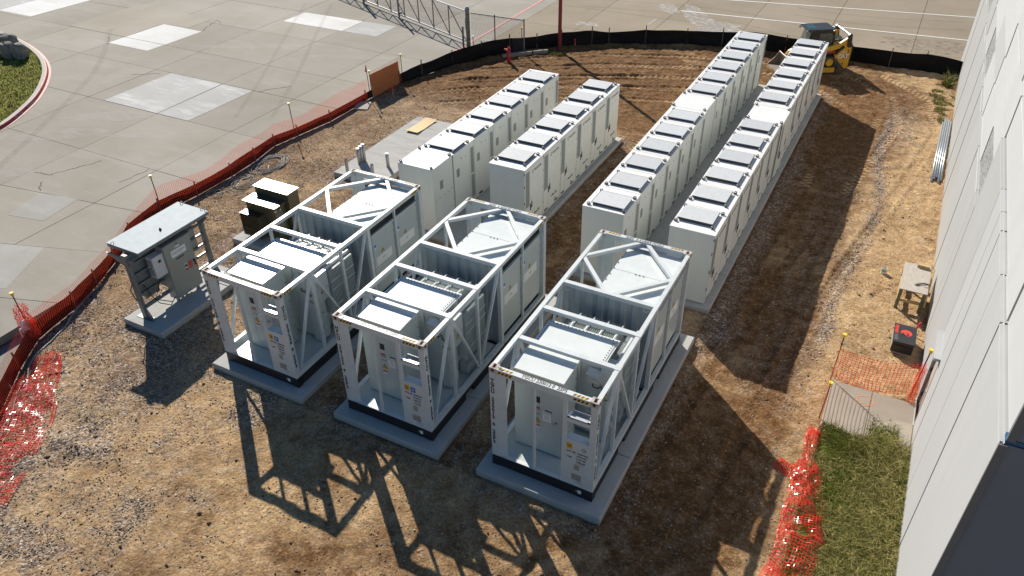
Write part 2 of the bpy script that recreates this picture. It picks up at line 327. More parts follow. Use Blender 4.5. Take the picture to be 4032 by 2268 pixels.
# numpy value noise
def _h(ix, iy, seed):
    h = (ix.astype(np.int64)*374761393 + iy.astype(np.int64)*668265263 + seed*974634777) & 0x7fffffff
    h = ((h ^ (h >> 13))*1274126177) & 0x7fffffff
    return ((h ^ (h >> 16)) & 0xffff)/65535.0
def vn(x, y, sc, seed=0):
    x = np.asarray(x, float)*sc; y = np.asarray(y, float)*sc; ix = np.floor(x); iy = np.floor(y); fx = x-ix; fy = y-iy
    fx = fx*fx*(3-2*fx); fy = fy*fy*(3-2*fy)
    a = _h(ix,iy,seed); b = _h(ix+1,iy,seed); c = _h(ix,iy+1,seed); d = _h(ix+1,iy+1,seed)
    return (a*(1-fx)+b*fx)*(1-fy)+(c*(1-fx)+d*fx)*fy
def fbm(x, y, sc, seed=0, octv=4, g=0.5):
    t = 0; a = 1; n = 0
    for i in range(octv): t = t+a*vn(x, y, sc*2**i, seed+i*17); n += a; a *= g
    return t/n
def np_mesh(name, V, F, mats, parent=None, mi=None, smooth=False):
    """V (n,3), F (m,k) all faces the same size"""
    me = bpy.data.meshes.new(name); k = F.shape[1]
    me.vertices.add(len(V)); me.vertices.foreach_set('co', np.ascontiguousarray(V, np.float32).ravel())
    me.loops.add(F.size); me.loops.foreach_set('vertex_index', np.ascontiguousarray(F, np.int32).ravel())
    me.polygons.add(len(F)); me.polygons.foreach_set('loop_start', np.arange(0, F.size, k, dtype=np.int32))
    if not isinstance(mats, (list, tuple)): mats = [mats]
    for m in mats: me.materials.append(m)
    if mi is not None: me.polygons.foreach_set('material_index', mi.astype(np.int32))
    if smooth: me.polygons.foreach_set('use_smooth', np.ones(len(F), bool))
    me.update(calc_edges=True); me.validate()
    return link(name, me, parent)
rng = np.random.default_rng(7)
random.seed(5)
# ------------------------------------------------------------------ ground, apron, soil
gm = apron_mat('far_ground_concrete', (0.28, 0.26, 0.23), (0.36, 0.34, 0.31), 0.4, 0.3, 0.0)
struct(MB().add([(-3000,-3000,-0.30),(3000,-3000,-0.30),(3000,3000,-0.30),(-3000,3000,-0.30)], [(0,1,2,3)]).build('ground', gm))

FENCE = [(-9.2,-7.4),(-10.35,-5.9),(-11.35,-4.75),(-12.1,-3.85),(-13.0,-2.75),(-13.72,-1.7),(-14.05,-0.2),(-14.5,0.9),(-15.05,2.05),(-15.75,3.3),
         (-16.15,4.9),(-16.05,6.5),(-16.0,8.2),(-16.1,9.6),(-16.35,11.0),(-16.15,12.2),(-15.85,14.0),(-15.85,16.6),(-15.75,18.9),(-15.25,20.4),
         (-14.65,22.3),(-13.85,23.9),(-12.95,25.3),(-11.9,26.4),(-10.9,27.35),(-9.55,28.3),(-8.8,28.85),(-7.0,29.6),(-5.0,30.5),(-3.2,30.85),(0,31.2),(3.1,31.5),(5.0,31.4),(6.55,31.55),(8.15,31.35)]
SITE = FENCE+[(8.6,31.3),(8.7,-9.5),(-7.6,-9.5)]
def inside(x, y, poly):
    r = np.zeros(np.shape(x), bool); n = len(poly)
    for i in range(n):
        (x0,y0),(x1,y1) = poly[i], poly[(i+1)%n]
        c = ((y0 > y) != (y1 > y)) & (x < (x1-x0)*(y-y0)/(y1-y0+1e-12)+x0); r ^= c
    return r
def dist_line(x, y, pts, closed=False):
    d = np.full(np.shape(x), 1e9)
    for i in range(len(pts)-(0 if closed else 1)):
        (x0,y0),(x1,y1) = pts[i], pts[(i+1)%len(pts)]; dx, dy = x1-x0, y1-y0
        t = np.clip(((x-x0)*dx+(y-y0)*dy)/(dx*dx+dy*dy), 0, 1); d = np.minimum(d, np.hypot(x-x0-t*dx, y-y0-t*dy))
    return d

apron = struct(empty('concrete_apron', (0,0,0)))
XL = [-64,-59.5,-55,-50.8,-46.6,-42.4,-38.4,-33.9,-28.1,-23.5,-19.05,-14.8,-11.4,-7.4,-2.9,1.4,5.8,10.2,14.6]
YU = [7.25,11.27,15.3,18.25,22.37,26.45,30.45,34.45]
def low(k):
    return [lambda x: 7.25, lambda x: 4.02+0.145*(x+21.59), lambda x: 1.63+0.33*(x+17.87), lambda x: -1.3+0.33*(x+17.87), lambda x: -4.6+0.2*(x+17.87), lambda x: -9.0][k]
g_ = 0.011
for i in range(len(XL)-1):
    x0, x1 = XL[i], XL[i+1]; quads = []
    ys = [(lambda x, v=v: v) for v in YU] + [(lambda x, v=v: v) for v in ((38.5,42.5,46.5,52,60) if x1 < -15 else (46.2,58))]
    if x1 < -13: ys = [low(5), low(4), low(3), low(2), low(1)]+ys
    for a, b in zip(ys[:-1], ys[1:]):
        q = [(x0+g_, a(x0)+g_), (x1-g_, a(x1)+g_), (x1-g_, b(x1)-g_), (x0+g_, b(x0)-g_)]
        px = np.array([p[0] for p in q]); py = np.array([p[1] for p in q])
        if inside(px, py, SITE).all() and dist_line(px, py, FENCE).min() > 0.5: continue
        if x1 > -30 and x0 < -13 and q[2][1] < -8: continue
        cx, cy = sum(px)/4, sum(py)/4; tilt = random.uniform(-.0025, .0025)
        m = MB().prism([(p[0]-cx, p[1]-cy) for p in q], -0.25, random.uniform(-.003, .003))
        m.build('slab', APRONT if cx > -14 else APRON, apron, (cx, cy, 0))
def patch(poly, m, z=0.006, name='repair_patch'):
    cx = sum(p[0] for p in poly)/len(poly); cy = sum(p[1] for p in poly)/len(poly)
    return MB().prism([(x-cx, y-cy) for x, y in poly], -0.004, z).build(name, m, apron, (cx, cy, 0))
patch([(-27.05,11.29),(-23.55,11.29),(-23.52,15.26),(-26.95,15.26)], PATCHW); patch([(-23.49,11.29),(-21.62,11.29),(-21.5,15.26),(-23.46,15.26)], PATCHW)
patch([(-33.9,18.27),(-30.74,18.27),(-30.65,20.88),(-33.8,20.95)], PATCHB); patch([(-33.92,17.15),(-30.84,17.13),(-30.76,18.23),(-33.9,18.23)], PATCHB)
patch([(-38.75,18.3),(-33.95,18.3),(-33.86,20.98),(-31.9,21.0),(-31.85,22.9),(-38.5,23.25)], PATCHT)
patch([(-42.55,18.5),(-42.25,22.6),(-45.6,22.6),(-45.7,18.5)], PATCHB); patch([(-45.76,18.5),(-45.66,22.6),(-52,22.6),(-52,18.5)], PATCHW)
patch([(-27.7,24.42),(-23.36,24.44),(-23.33,26.44),(-27.66,26.42)], PATCHB); patch([(-23.3,24.44),(-20.96,24.45),(-21.0,26.46),(-23.27,26.44)], PATCHW)
patch([(-21.1,2.4),(-19.56,2.7),(-19.82,4.3),(-21.55,4.0)], PATCHG); patch([(-19.9,0.95),(-17.95,1.58),(-16.9,-0.5),(-18.8,-1.6)], PATCHG)
def cracks(pts, wd=0.02):
    m = MB()
    for a, b in zip(pts[:-1], pts[1:]):
        d = Vector((b[0]-a[0], b[1]-a[1], 0)); n = Vector((-d.y, d.x, 0)).normalized()*wd*random.uniform(.3, .8)
        m.add([(a[0]-n.x,a[1]-n.y,.0075),(b[0]-n.x*.7,b[1]-n.y*.7,.0075),(b[0]+n.x*.7,b[1]+n.y*.7,.0075),(a[0]+n.x,a[1]+n.y,.0075)], [(0,1,2,3)])
    return m
CRK = mat('crack_filler', (0.06, 0.055, 0.05), 0.9)
def wig(a, b, n, amp): return [(a[0]+(b[0]-a[0])*i/n+random.uniform(-amp,amp), a[1]+(b[1]-a[1])*i/n+random.uniform(-amp,amp)) for i in range(n+1)]
for a, b, amp in (((-28.6,14.3),(-27.4,14.9),.12),((-21.7,6.9),(-22.5,5.2),.06),((-22.5,5.2),(-23.2,5.0),.1),((-19.4,7.2),(-19.5,5.9),.08),((-31.6,22.9),(-30.6,22.4),.1),
                  ((-30.7,20.9),(-31.4,22.7),.1),((-21.2,15.3),(-20.2,16.6),.08),((-23.2,27.5),(-22.6,29.8),.06),((-21.7,4.1),(-22.3,4.6),.08),((-34.9,18.0),(-33.7,16.9),.08)):
    cracks(wig(a, b, 9, amp*.7), 0.03).build('crack', CRK, apron)
def stripe(a, b, wd, m, name, z=0.009):
    d = Vector((b[0]-a[0], b[1]-a[1], 0)); n = Vector((-d.y, d.x, 0)).normalized()*wd/2; k = max(1, int(d.length/2)); mm = MB()
    for i in range(k):
        p = Vector((a[0], a[1], z))+d*(i/k); q = Vector((a[0], a[1], z))+d*((i+1)/k)
        mm.add([p-n, q-n, q+n, p+n], [(0,1,2,3)])
    return mm.build(name, m, apron)
stripe((-7.15,36.35),(9.0,37.66), .13, LINEW, 'painted_line'); stripe((-5.6,39.75),(9.5,42.4), .13, LINEW, 'painted_line')
stripe((-15.75,20.4),(-15.68,24.95), .17, LINER, 'painted_line'); stripe((-15.68,24.95),(-15.72,48.0), .17, LINER, 'painted_line')
stripe((9.0,37.66),(13.5,38.05), .13, LINEW, 'painted_line')
# worn paint and dust washes on the apron
def blotch(cx, cy, rx, ry, rot, m, seed):
    n = 40; poly = []
    for i in range(n):
        t = 2*math.pi*i/n; k = 0.65+0.7*float(vn(math.cos(t)*1.3+seed*7, math.sin(t)*1.3, 1.6, seed)); x = math.cos(t)*rx*k; y = math.sin(t)*ry*k
        poly.append((x*math.cos(rot)-y*math.sin(rot), x*math.sin(rot)+y*math.cos(rot)))
    MB().add([(x,y,0) for x,y in poly], [tuple(range(n))]).build('worn_paint_mark', m, apron, (cx, cy, 0.0085))
def wash_mat(name, col, lo=.45, hi=.62, sc=2.5, amt=.85):
    m = bpy.data.materials.new(name); m.use_nodes = True; N = m.node_tree.nodes; L = m.node_tree.links; b = N['Principled BSDF']
    b.inputs['Base Color'].default_value = (*col, 1); b.inputs['Roughness'].default_value = .8
    t = N.new('ShaderNodeTexCoord'); mp = N.new('ShaderNodeMapping'); mp.inputs['Scale'].default_value = (1, 2.2, 1); n = N.new('ShaderNodeTexNoise'); n.inputs['Scale'].default_value = sc; n.inputs['Detail'].default_value = 9; n.inputs['Roughness'].default_value = .75
    L.new(t.outputs['Object'], mp.inputs[0]); L.new(mp.outputs[0], n.inputs['Vector'])
    r = N.new('ShaderNodeMapRange'); r.inputs[1].default_value = lo; r.inputs[2].default_value = hi; r.inputs[4].default_value = amt; L.new(n.outputs['Fac'], r.inputs[0]); L.new(r.outputs[0], b.inputs['Alpha'])
    return m
WASH = wash_mat('worn_white_paint', (.62, .61, .59)); STAIN = wash_mat('brown_stain', (.16, .12, .085), .48, .72); RUSTS = wash_mat('orange_stain', (.42, .2, .08), .5, .7, 5)
blotch(-5.6,35.4,.75,2.9,.62,WASH,1); blotch(-4.1,34.0,1.1,.9,.4,WASH,2); blotch(-8.0,36.5,.55,1.1,.7,WASH,3); blotch(-8.0,33.3,.12,1.0,0,WASH,4)
blotch(6.4,36.0,2.2,.9,.08,STAIN,5); blotch(6.9,34.9,1.6,.3,.08,STAIN,6); blotch(1.45,38.2,.12,.3,0,RUSTS,7); blotch(1.3,40.6,.12,.3,0,RUSTS,8); blotch(-11.2,31.6,.8,.4,.1,WASH,9)
WASH = wash_mat('faint_wash', (.55,.53,.5), .38, .75, 1.3, .38)
blotch(-26.0,20.2,3.4,.35,.5,WASH,11); blotch(-20.0,21.2,2.6,.3,.35,WASH,12); blotch(-30.5,12.8,2.2,.4,.55,WASH,13); blotch(-26.5,7.2,2.6,.6,.6,WASH,14); blotch(-22.5,9.2,1.8,.25,.5,WASH,15); blotch(-29.2,25.3,2.5,.7,.3,WASH,16)
blotch(-25.2,10.1,1.9,.5,.55,WASH,17); blotch(-24.0,4.6,.9,.35,.7,WASH,18)
TYRE = wash_mat('tyre_rubber_mark', (.11,.10,.09), .3, .8, 1.6, .22)
def tyre_mark(pts, wd=.22):
    P = smooth_path_(pts); mb = MB()
    for a, b in zip(P[:-1], P[1:]):
        d = Vector((b[0]-a[0], b[1]-a[1], 0)); n = Vector((-d.y, d.x, 0)).normalized()*wd/2
        mb.add([(a[0]-n.x,a[1]-n.y,0),(b[0]-n.x,b[1]-n.y,0),(b[0]+n.x,b[1]+n.y,0),(a[0]+n.x,a[1]+n.y,0)], [(0,1,2,3)])
    mb.build('tyre_mark', TYRE, apron, (0,0,.0115))
def smooth_path_(P, n=8):
    out = []
    for i in range(len(P)-1):
        p0, p1, p2, p3 = (np.array(P[max(i-1,0)]), np.array(P[i]), np.array(P[i+1]), np.array(P[min(i+2,len(P)-1)]))
        for k in range(n):
            t = k/n; out.append(tuple(.5*((2*p1)+(-p0+p2)*t+(2*p0-5*p1+4*p2-p3)*t*t+(-p0+3*p1-3*p2+p3)*t**3)))
    return out+[tuple(P[-1])]
tyre_mark([(-13,36.4),(-10,37.0),(-6,37.6),(-3,37.3),(1,36.0)]); tyre_mark([(-13,34.8),(-10,35.3),(-6,35.8),(-3,35.3),(.5,33.9)]); tyre_mark([(-20,12.5),(-22.5,17),(-25.5,22),(-29,28)]); tyre_mark([(-18.5,13.2),(-21,17.8),(-24,22.8),(-27.5,28.8)])
tyre_mark([(-1,38.4),(3,38.2),(8,39.4)]); tyre_mark([(-1,39.9),(3,39.8),(8,41.0)]); tyre_mark([(-24,3),(-27,8),(-31,14),(-36,19)], .3)
# plank lying far out on the apron
tag(MB().box(-.75,.75,-.14,.14,0,.04).build('plank', PLY, None, (-25.15,31.05,.006)), 'pale plank lying on the far apron at the top edge', 'plank')
bpy.data.objects['plank'].rotation_euler = (0,0,.05)

# ---- soil
def soil_mat():
    m = bpy.data.materials.new('site_soil'); m.use_nodes = True; N = m.node_tree.nodes; L = m.node_tree.links; b = N['Principled BSDF']
    b.inputs['Roughness'].default_value = 0.95; b.inputs['Specular IOR Level'].default_value = 0.15
    g = N.new('ShaderNodeNewGeometry')
    def noise(scale, det=6, rough=0.6, sx=1, sy=1):
        v = g.outputs['Position']
        if sx != 1 or sy != 1:
            mp = N.new('ShaderNodeMapping'); mp.inputs['Scale'].default_value = (sx, sy, 1); L.new(v, mp.inputs[0]); v = mp.outputs[0]
        n = N.new('ShaderNodeTexNoise'); n.inputs['Scale'].default_value = scale; n.inputs['Detail'].default_value = det; n.inputs['Roughness'].default_value = rough; L.new(v, n.inputs['Vector']); return n.outputs['Fac']
    def rg(s, a, c, d=0, e=1):
        r = N.new('ShaderNodeMapRange'); r.inputs[1].default_value = a; r.inputs[2].default_value = c; r.inputs[3].default_value = d; r.inputs[4].default_value = e; L.new(s, r.inputs[0]); return r.outputs[0]
    def math_(op, a, c):
        x = N.new('ShaderNodeMath'); x.operation = op
        for i, s in enumerate((a, c)):
            if isinstance(s, (int, float)): x.inputs[i].default_value = s
            else: L.new(s, x.inputs[i])
        return x.outputs[0]
    def mix(fac, a, c):
        x = N.new('ShaderNodeMix'); x.data_type = 'RGBA'; L.new(fac, x.inputs[0])
        for i, s in ((6, a), (7, c)):
            if isinstance(s, tuple): x.inputs[i].default_value = (*s, 1)
            else: L.new(s, x.inputs[i])
        return x.outputs[2]
    def attr(n):
        a = N.new('ShaderNodeAttribute'); a.attribute_name = n; return a.outputs['Fac']
    wet_shade, grav = attr('wet_shade'), attr('grav')
    tan = mix(rg(noise(1.1, 8, .7), .35, .65), (.47, .315, .165), (.30, .185, .092))
    tan = mix(rg(noise(5, 6, .65), .48, .66, 0, .6), tan, (.55, .415, .255))
    tan = mix(rg(noise(22, 4, .65), .56, .70, 0, .6), tan, (.19, .118, .064))
    brn = mix(rg(noise(2.6, 8, .72), .38, .66), (.10, .048, .019), (.205, .108, .043))
    brn = mix(rg(noise(9, 6, .7), .52, .70, 0, .7), brn, (.40, .245, .115))
    brn = mix(rg(noise(31, 5, .75), .5, .7, 0, .6), brn, (.060, .034, .018))
    soil = mix(rg(math_('ADD', wet_shade, math_('MULTIPLY', math_('SUBTRACT', noise(1.7, 7, .7), .5), 1.5)), .25, .85), tan, brn)
    v2 = N.new('ShaderNodeTexVoronoi'); v2.inputs['Scale'].default_value = 27; L.new(g.outputs['Position'], v2.inputs['Vector']); s2 = N.new('ShaderNodeSeparateColor'); L.new(v2.outputs['Color'], s2.inputs[0])
    v3 = N.new('ShaderNodeTexVoronoi'); v3.inputs['Scale'].default_value = 11; L.new(g.outputs['Position'], v3.inputs['Vector']); s3 = N.new('ShaderNodeSeparateColor'); L.new(v3.outputs['Color'], s3.inputs[0])
    spk = math_('MULTIPLY', rg(s2.outputs[0], 0, 1, .76, 1.26), rg(s3.outputs[0], 0, 1, .93, 1.07))
    sm = N.new('ShaderNodeVectorMath'); sm.operation = 'SCALE'; L.new(soil, sm.inputs[0]); L.new(spk, sm.inputs['Scale']); soil = sm.outputs[0]
    vo = N.new('ShaderNodeTexVoronoi'); vo.inputs['Scale'].default_value = 21; L.new(g.outputs['Position'], vo.inputs['Vector'])
    sp = N.new('ShaderNodeSeparateColor'); L.new(vo.outputs['Color'], sp.inputs[0])
    cr = N.new('ShaderNodeValToRGB'); e = cr.color_ramp.elements; e[0].position = 0; e[0].color = (.07, .053, .043, 1); e[1].position = 1; e[1].color = (.56, .48, .40, 1)
    for p, c in ((.3, (.16, .12, .097, 1)), (.6, (.26, .20, .165, 1)), (.82, (.38, .31, .255, 1))): q = e.new(p); q.color = c
    L.new(sp.outputs[0], cr.inputs[0])
    gm_ = math_('MULTIPLY', rg(math_('ADD', grav, math_('MULTIPLY', math_('SUBTRACT', noise(2.6, 8, .75), .5), 2.2)), .30, 1.0), rg(sp.outputs[1], .15, .3, .25, 1))
    col = mix(gm_, soil, cr.outputs[0]); L.new(col, b.inputs['Base Color'])
    hsum = math_('ADD', math_('MULTIPLY', noise(15, 5, .6), 1.0), math_('MULTIPLY', math_('MULTIPLY', rg(vo.outputs['Distance'], 0, .6, 1, 0), gm_), .55))
    bp = N.new('ShaderNodeBump'); bp.inputs['Strength'].default_value = 1.0; bp.inputs['Distance'].default_value = 0.04; L.new(hsum, bp.inputs['Height']); L.new(bp.outputs[0], b.inputs['Normal'])
    return m
SOIL = soil_mat()
PADS = [(-0.28,2.75,-0.36,6.45),(-4.28,-1.26,-0.38,6.42),(-8.32,-5.28,-0.38,6.4),(-8.0,-3.66,7.72,17.62),(-1.58,2.74,7.86,25.95),(-12.05,-10.5,-0.11,3.2),(-12.4,-9.0,4.55,6.6),(-12.38,-10.2,9.86,15.7)]
STEP = 0.066
gx = np.arange(-17.0, 8.62, STEP); gy = np.arange(-9.5, 31.9, STEP); X, Y = np.meshgrid(gx, gy)
def pad_dist(X, Y):
    d = np.full(X.shape, 1e9)
    for x0,x1,y0,y1 in PADS:
        dx = np.maximum(np.maximum(x0-X, X-x1), 0); dy = np.maximum(np.maximum(y0-Y, Y-y1), 0); d = np.minimum(d, np.hypot(dx, dy))
    return d
PD = pad_dist(X, Y); FD = dist_line(X, Y, FENCE)
ss = lambda a, b, v: np.clip((v-a)/(b-a), 0, 1)**2*(3-2*np.clip((v-a)/(b-a), 0, 1))
rough = 0.35+0.65*ss(18.0, 20.5, Y)*ss(8.5, 6, X)
rough = np.maximum(rough, 0.8*ss(-9, -12, X)*ss(1, -2, Y)); rough = np.maximum(rough, .75*ss(6.2, 6.8, X))
Z = 0.035+0.05*(fbm(X, Y, .35, 3)-.5)+rough*(0.13*(fbm(X, Y, 1.4, 9, 5, .6)-.5)+0.09*(fbm(X, Y, 4.5, 21, 3)-.5))
Z += 0.03*(fbm(X, Y, 6, 33, 2)-.5)
TRK = np.zeros_like(Z); LUG = np.zeros_like(Z)
def track(pts, wd=.19, off=(-.72,.72), depth=.085, per=.27):
    global Z, TRK, LUG
    for o in off:
        p2 = []
        for i, (x, y) in enumerate(pts):
            a = pts[max(i-1,0)]; b = pts[min(i+1,len(pts)-1)]; L_ = math.hypot(b[0]-a[0], b[1]-a[1]); p2.append((x-(b[1]-a[1])/L_*o, y+(b[0]-a[0])/L_*o))
        s0 = 0
        for (x0,y0),(x1,y1) in zip(p2[:-1], p2[1:]):
            L_ = math.hypot(x1-x0, y1-y0); ux, uy = (x1-x0)/L_, (y1-y0)/L_; u = (X-x0)*ux+(Y-y0)*uy; v = -(X-x0)*uy+(Y-y0)*ux
            inn = (u >= 0) & (u < L_); prof = np.clip(1-(np.abs(v)/wd)**4, 0, 1)
            lug = np.where(((u+s0+np.sign(v)*per*.25) % per) < per*.5, 1.0, .25)
            TRK = np.where(inn, np.maximum(TRK, prof), TRK); LUG = np.where(inn, np.maximum(LUG*(1-prof), prof*(lug > .5)), LUG)
            ridge = np.exp(-((np.abs(v)-wd*1.25)/.06)**2)*.35
            Z = np.where(inn, Z*(1-.75*prof)+.02*prof-depth*prof*lug+ridge*depth, Z); s0 += L_
track([(-13.2,19.7),(-11,21.3),(-8,23.0),(-4.5,24.6),(-1.8,25.6)]); track([(-13.4,21.2),(-10.5,23.3),(-7,25.0),(-3,26.6)]); track([(-13.0,18.4),(-10.0,20.6),(-6.5,22.3),(-2.2,23.6)], depth=.07)
track([(-12.0,23.6),(-8.5,26.2),(-4.5,27.8),(0.2,28.8)], depth=.075)
track([(4.2,29.6),(6.4,27.4),(6.9,24),(6.2,19),(5.0,12),(4.2,5),(3.6,0),(1.8,-3.6)], depth=.055, off=(-.75,.75)); track([(3.0,27.4),(4.6,25.5),(4.6,20),(4.1,12),(3.9,6)], depth=.045)
track([(-2.6,18.2),(-2.6,12),(-2.5,7.4)], depth=.02, off=(-.4,.4))
# footprints and holes
for _ in range(160):
    cx, cy = random.uniform(-13, 8), random.uniform(-6.5, 28); r_ = random.uniform(.06, .14); Z -= np.where(np.hypot(X-cx, Y-cy) < r_*3, .03*np.exp(-((X-cx)**2+(Y-cy)**2)/(r_*r_)), 0)
# mounds bottom-left, gravel berms
for cx, cy, rx, ry, h in ((-9.2,-3.9,.9,.35,.14),(-8.1,-4.6,.8,.4,.10),(-10.4,-2.9,.7,.3,.10),(-9.9,-4.9,.5,.4,.08),(5.6,11.5,.35,1.6,.05),(6.0,16,.35,3.5,.06),(-12.6,20.4,.8,1.6,.08)):
    Z += h*np.exp(-((X-cx)/rx)**2-((Y-cy)/ry)**2)*(0.6+.8*fbm(X, Y, 4, 77, 3))
berm = ss(.95, .1, FD)*ss(16.5, 19, Y)*ss(-16.4,-15,X); Z += .10*berm*(.5+fbm(X, Y, 2.2, 41, 3))
Z = np.where(PD < .5, np.minimum(Z, .04+PD*.2)+.03*np.exp(-((PD-.12)/.1)**2), Z)
Z = np.maximum(Z, .012); IN = inside(X, Y, SITE)
Z = np.where(IN, np.where(FD < .25, .012+(Z-.012)*ss(0, .25, FD), Z), -.06)
walk_in = (X > 6.36) & (Y < 6.62) & (Y > 4.78); Z = np.where(walk_in, np.minimum(Z, .0), Z)
wet_shade = .26+.85*ss(17.3, 19.5, Y)*ss(7.6, 5.0, X-.12*(Y-24))+.62*((X > -3.7) & (X < -1.45) & (Y > 6.6) & (Y < 18.5))+.55*ss(2.4, 2.9, X)*ss(6.2, 5.0, X)*ss(26, 22, Y)*ss(-2, 2, Y)  # moist brown soil up north; corridors along the rows painted darker where shade falls
wet_shade += .30*ss(-6.5, -4.5, X)*ss(3, -.5, Y)*ss(7, 5.5, X)+.25*((X > -5.4) & (X < -0.1) & (Y > -.4) & (Y < 8)); wet_shade -= .55*ss(28.2, 29.6, Y)*ss(2.0, 3.5, X); wet_shade -= .30*ss(27.8, 28.6, Y+.32*(X+6)*(X<-2))*(X < -1)
wet_shade += .30*ss(-7.5,-9.5,X)*ss(-3,-1,Y); wet_shade += np.where(Y > 17, -.7*TRK+.95*LUG, .22*TRK); wet_shade -= .10*ss(5.8,6.6,X)*ss(26,23,Y); wet_shade += .35*np.exp(-((X-5.2)/1.4)**2-((Y-26)/2.2)**2); wet_shade = np.clip(wet_shade+.95*(fbm(X, Y, .5, 55, 4)-.5), 0, 1)
gra = .27+.26*ss(-8.2, -9.4, X)*ss(20, 17, Y)+.30*np.exp(-((PD-.25)/.28)**2)+.85*np.exp(-((X-(6.05+.25*np.sin(Y*.5)))/.2)**2)*(.55+.8*(fbm(X,Y,.9,64,3)>.48))*ss(7.5, 9, Y)*ss(27, 24, Y)+.18*ss(-4, -7, X)*ss(1, -2, Y)
gra += .4*np.exp(-((X-6.6)/.5)**2-((Y-24)/2.5)**2); gra += .5*np.exp(-((X-3.3)/.45)**2-((Y-7.2)/.7)**2); gra -= .2*ss(18.5, 20, Y)*ss(6, 5, X); gra += .25*ss(3.9,3.2,X)*ss(2.7,2.9,X)*ss(6,9,Y); gra += .12*((X > 4.2) & (X < 6) & (Y > 5)); gra += .42*ss(.44, .66, fbm(X, Y, .8, 123, 4))*ss(-3, -6, X)*ss(1.5, 0, Y)
gra = np.clip(gra, 0, 1)
ny, nx = X.shape; idx = np.arange(nx*ny).reshape(ny, nx)
F = np.stack([idx[:-1,:-1], idx[:-1,1:], idx[1:,1:], idx[1:,:-1]], -1).reshape(-1, 4)
keep = IN.ravel()[F].any(1) & ~np.array([False]); F = F[keep]
used = np.unique(F); remap = np.full(nx*ny, -1); remap[used] = np.arange(len(used)); F = remap[F]
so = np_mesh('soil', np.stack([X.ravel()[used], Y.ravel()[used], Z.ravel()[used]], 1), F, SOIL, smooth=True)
for nm, arr in (('wet_shade', wet_shade), ('grav', gra)):
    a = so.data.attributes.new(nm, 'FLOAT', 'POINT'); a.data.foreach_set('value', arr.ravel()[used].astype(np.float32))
struct(so)
nearm = MB().add([(-14,-60,-.05),(30,-60,-.05),(30,-9.45,.0),(-14,-9.45,.0)], [(0,1,2,3)]).build('soil', SOIL); struct(nearm)
def soil_z(x, y):
    i = np.clip(((np.asarray(y)+9.5)/STEP).round().astype(int), 0, ny-1); j = np.clip(((np.asarray(x)+17)/STEP).round().astype(int), 0, nx-1); return Z[i, j]

# ---- loose stones on the soil
def stones(name, xs, ys, zs, sz, mats, parent=None, seed=3, nm=3):
    r = np.random.default_rng(seed); n = len(xs)
    base = np.array([(1,0,0),(-1,0,0),(0,1,0),(0,-1,0),(0,0,1),(0,0,-1)], float)
    t3 = np.array([(0,2,4),(2,1,4),(1,3,4),(3,0,4),(2,0,5),(1,2,5),(3,1,5),(0,3,5)])
    ang = r.uniform(0, 2*np.pi, n); sc = sz[:,None]*r.uniform(.6, 1.25, (n,3))*np.array([1,1,.72])
    v = base[None]*(1+r.uniform(-.25, .25, (n,6,1)))+r.uniform(-.2, .2, (n,6,3)); v = v*sc[:,None,:]
    c, s = np.cos(ang)[:,None], np.sin(ang)[:,None]; vx = v[...,0]*c-v[...,1]*s; vy = v[...,0]*s+v[...,1]*c
    V = np.stack([vx+xs[:,None], vy+ys[:,None], v[...,2]+(zs+sz*.25)[:,None]], -1).reshape(-1, 3)
    F = (t3[None]+6*np.arange(n)[:,None,None]).reshape(-1, 3); mi = np.repeat(r.integers(0, nm, n), 8)
    return np_mesh(name, V, F, mats, parent, mi)
ST = [mat('stone_pale', (.46,.39,.30), .95, spec=.08, var=.2, vscale=20), mat('stone_grey', (.26,.205,.16), .95, spec=.08, var=.25, vscale=20), mat('stone_brown', (.19,.13,.085), .95, spec=.08, var=.25, vscale=20), mat('clod_dark', (.11,.075,.05), .95, var=.3, vscale=20)]
N_ = 420000; xs = rng.uniform(-16.2, 8.3, N_); ys = rng.uniform(-7.5, 30.5, N_)
i_ = ((ys+9.5)/STEP).astype(int); j_ = ((xs+17)/STEP).astype(int)
prob = (gra[i_, j_]**1.7)*(.25+2.2*ss(.35, .75, fbm(xs, ys, 1.6, 91, 4)))*np.where(ys > 12, .5, 1)*np.where(PD[i_, j_] < .03, 0, 1)*IN[i_, j_]*np.where((xs > 6.3) & (ys < 6.7), 0.02, 1)
k_ = rng.uniform(0, 1, N_) < prob; xs, ys = xs[k_], ys[k_]
sz = .010+.016*rng.uniform(0, 1, len(xs))**2.2+.014*(rng.uniform(0, 1, len(xs)) > .97); print('stones', len(xs))
stuff(stones('gravel', xs, ys, soil_z(xs, ys), sz, ST), 'loose grey and brown gravel strewn over the bare soil of the yard', 'gravel')
xs = rng.uniform(-13, 8, 1500); ys = rng.uniform(-7, 29, 1500); k_ = inside(xs, ys, SITE) & (pad_dist(xs, ys) > .06) & ~((xs > 6.3) & (ys < 6.7)); xs, ys = xs[k_], ys[k_]
stuff(stones('dirt_clods', xs, ys, soil_z(xs, ys), .018+.035*rng.uniform(0, 1, len(xs))**2.5, [ST[3], ST[2]], seed=8, nm=2), 'scattered dark dirt clods lying about the yard soil', 'clods')

# ---- walkway slab by the building door
wk = struct(empty('walkway', (7.38, 5.7, 0)))
MB().cbox(-1.0,-.02,-.92,.90,-.1,.05,.012).build('slab', WALK, wk); MB().cbox(.02-.03,1.0,-.92,.90,-.1,.05,.012).build('slab', WALK, wk)
m = MB(); m.torus((-.15,.45,.056),(1,0,0),(0,1,0),.2,.012,22,4); 
o = m.build('spray_ring', ORP, wk); o.scale = (1,.8,.15); o.location = (0,.1,.046)

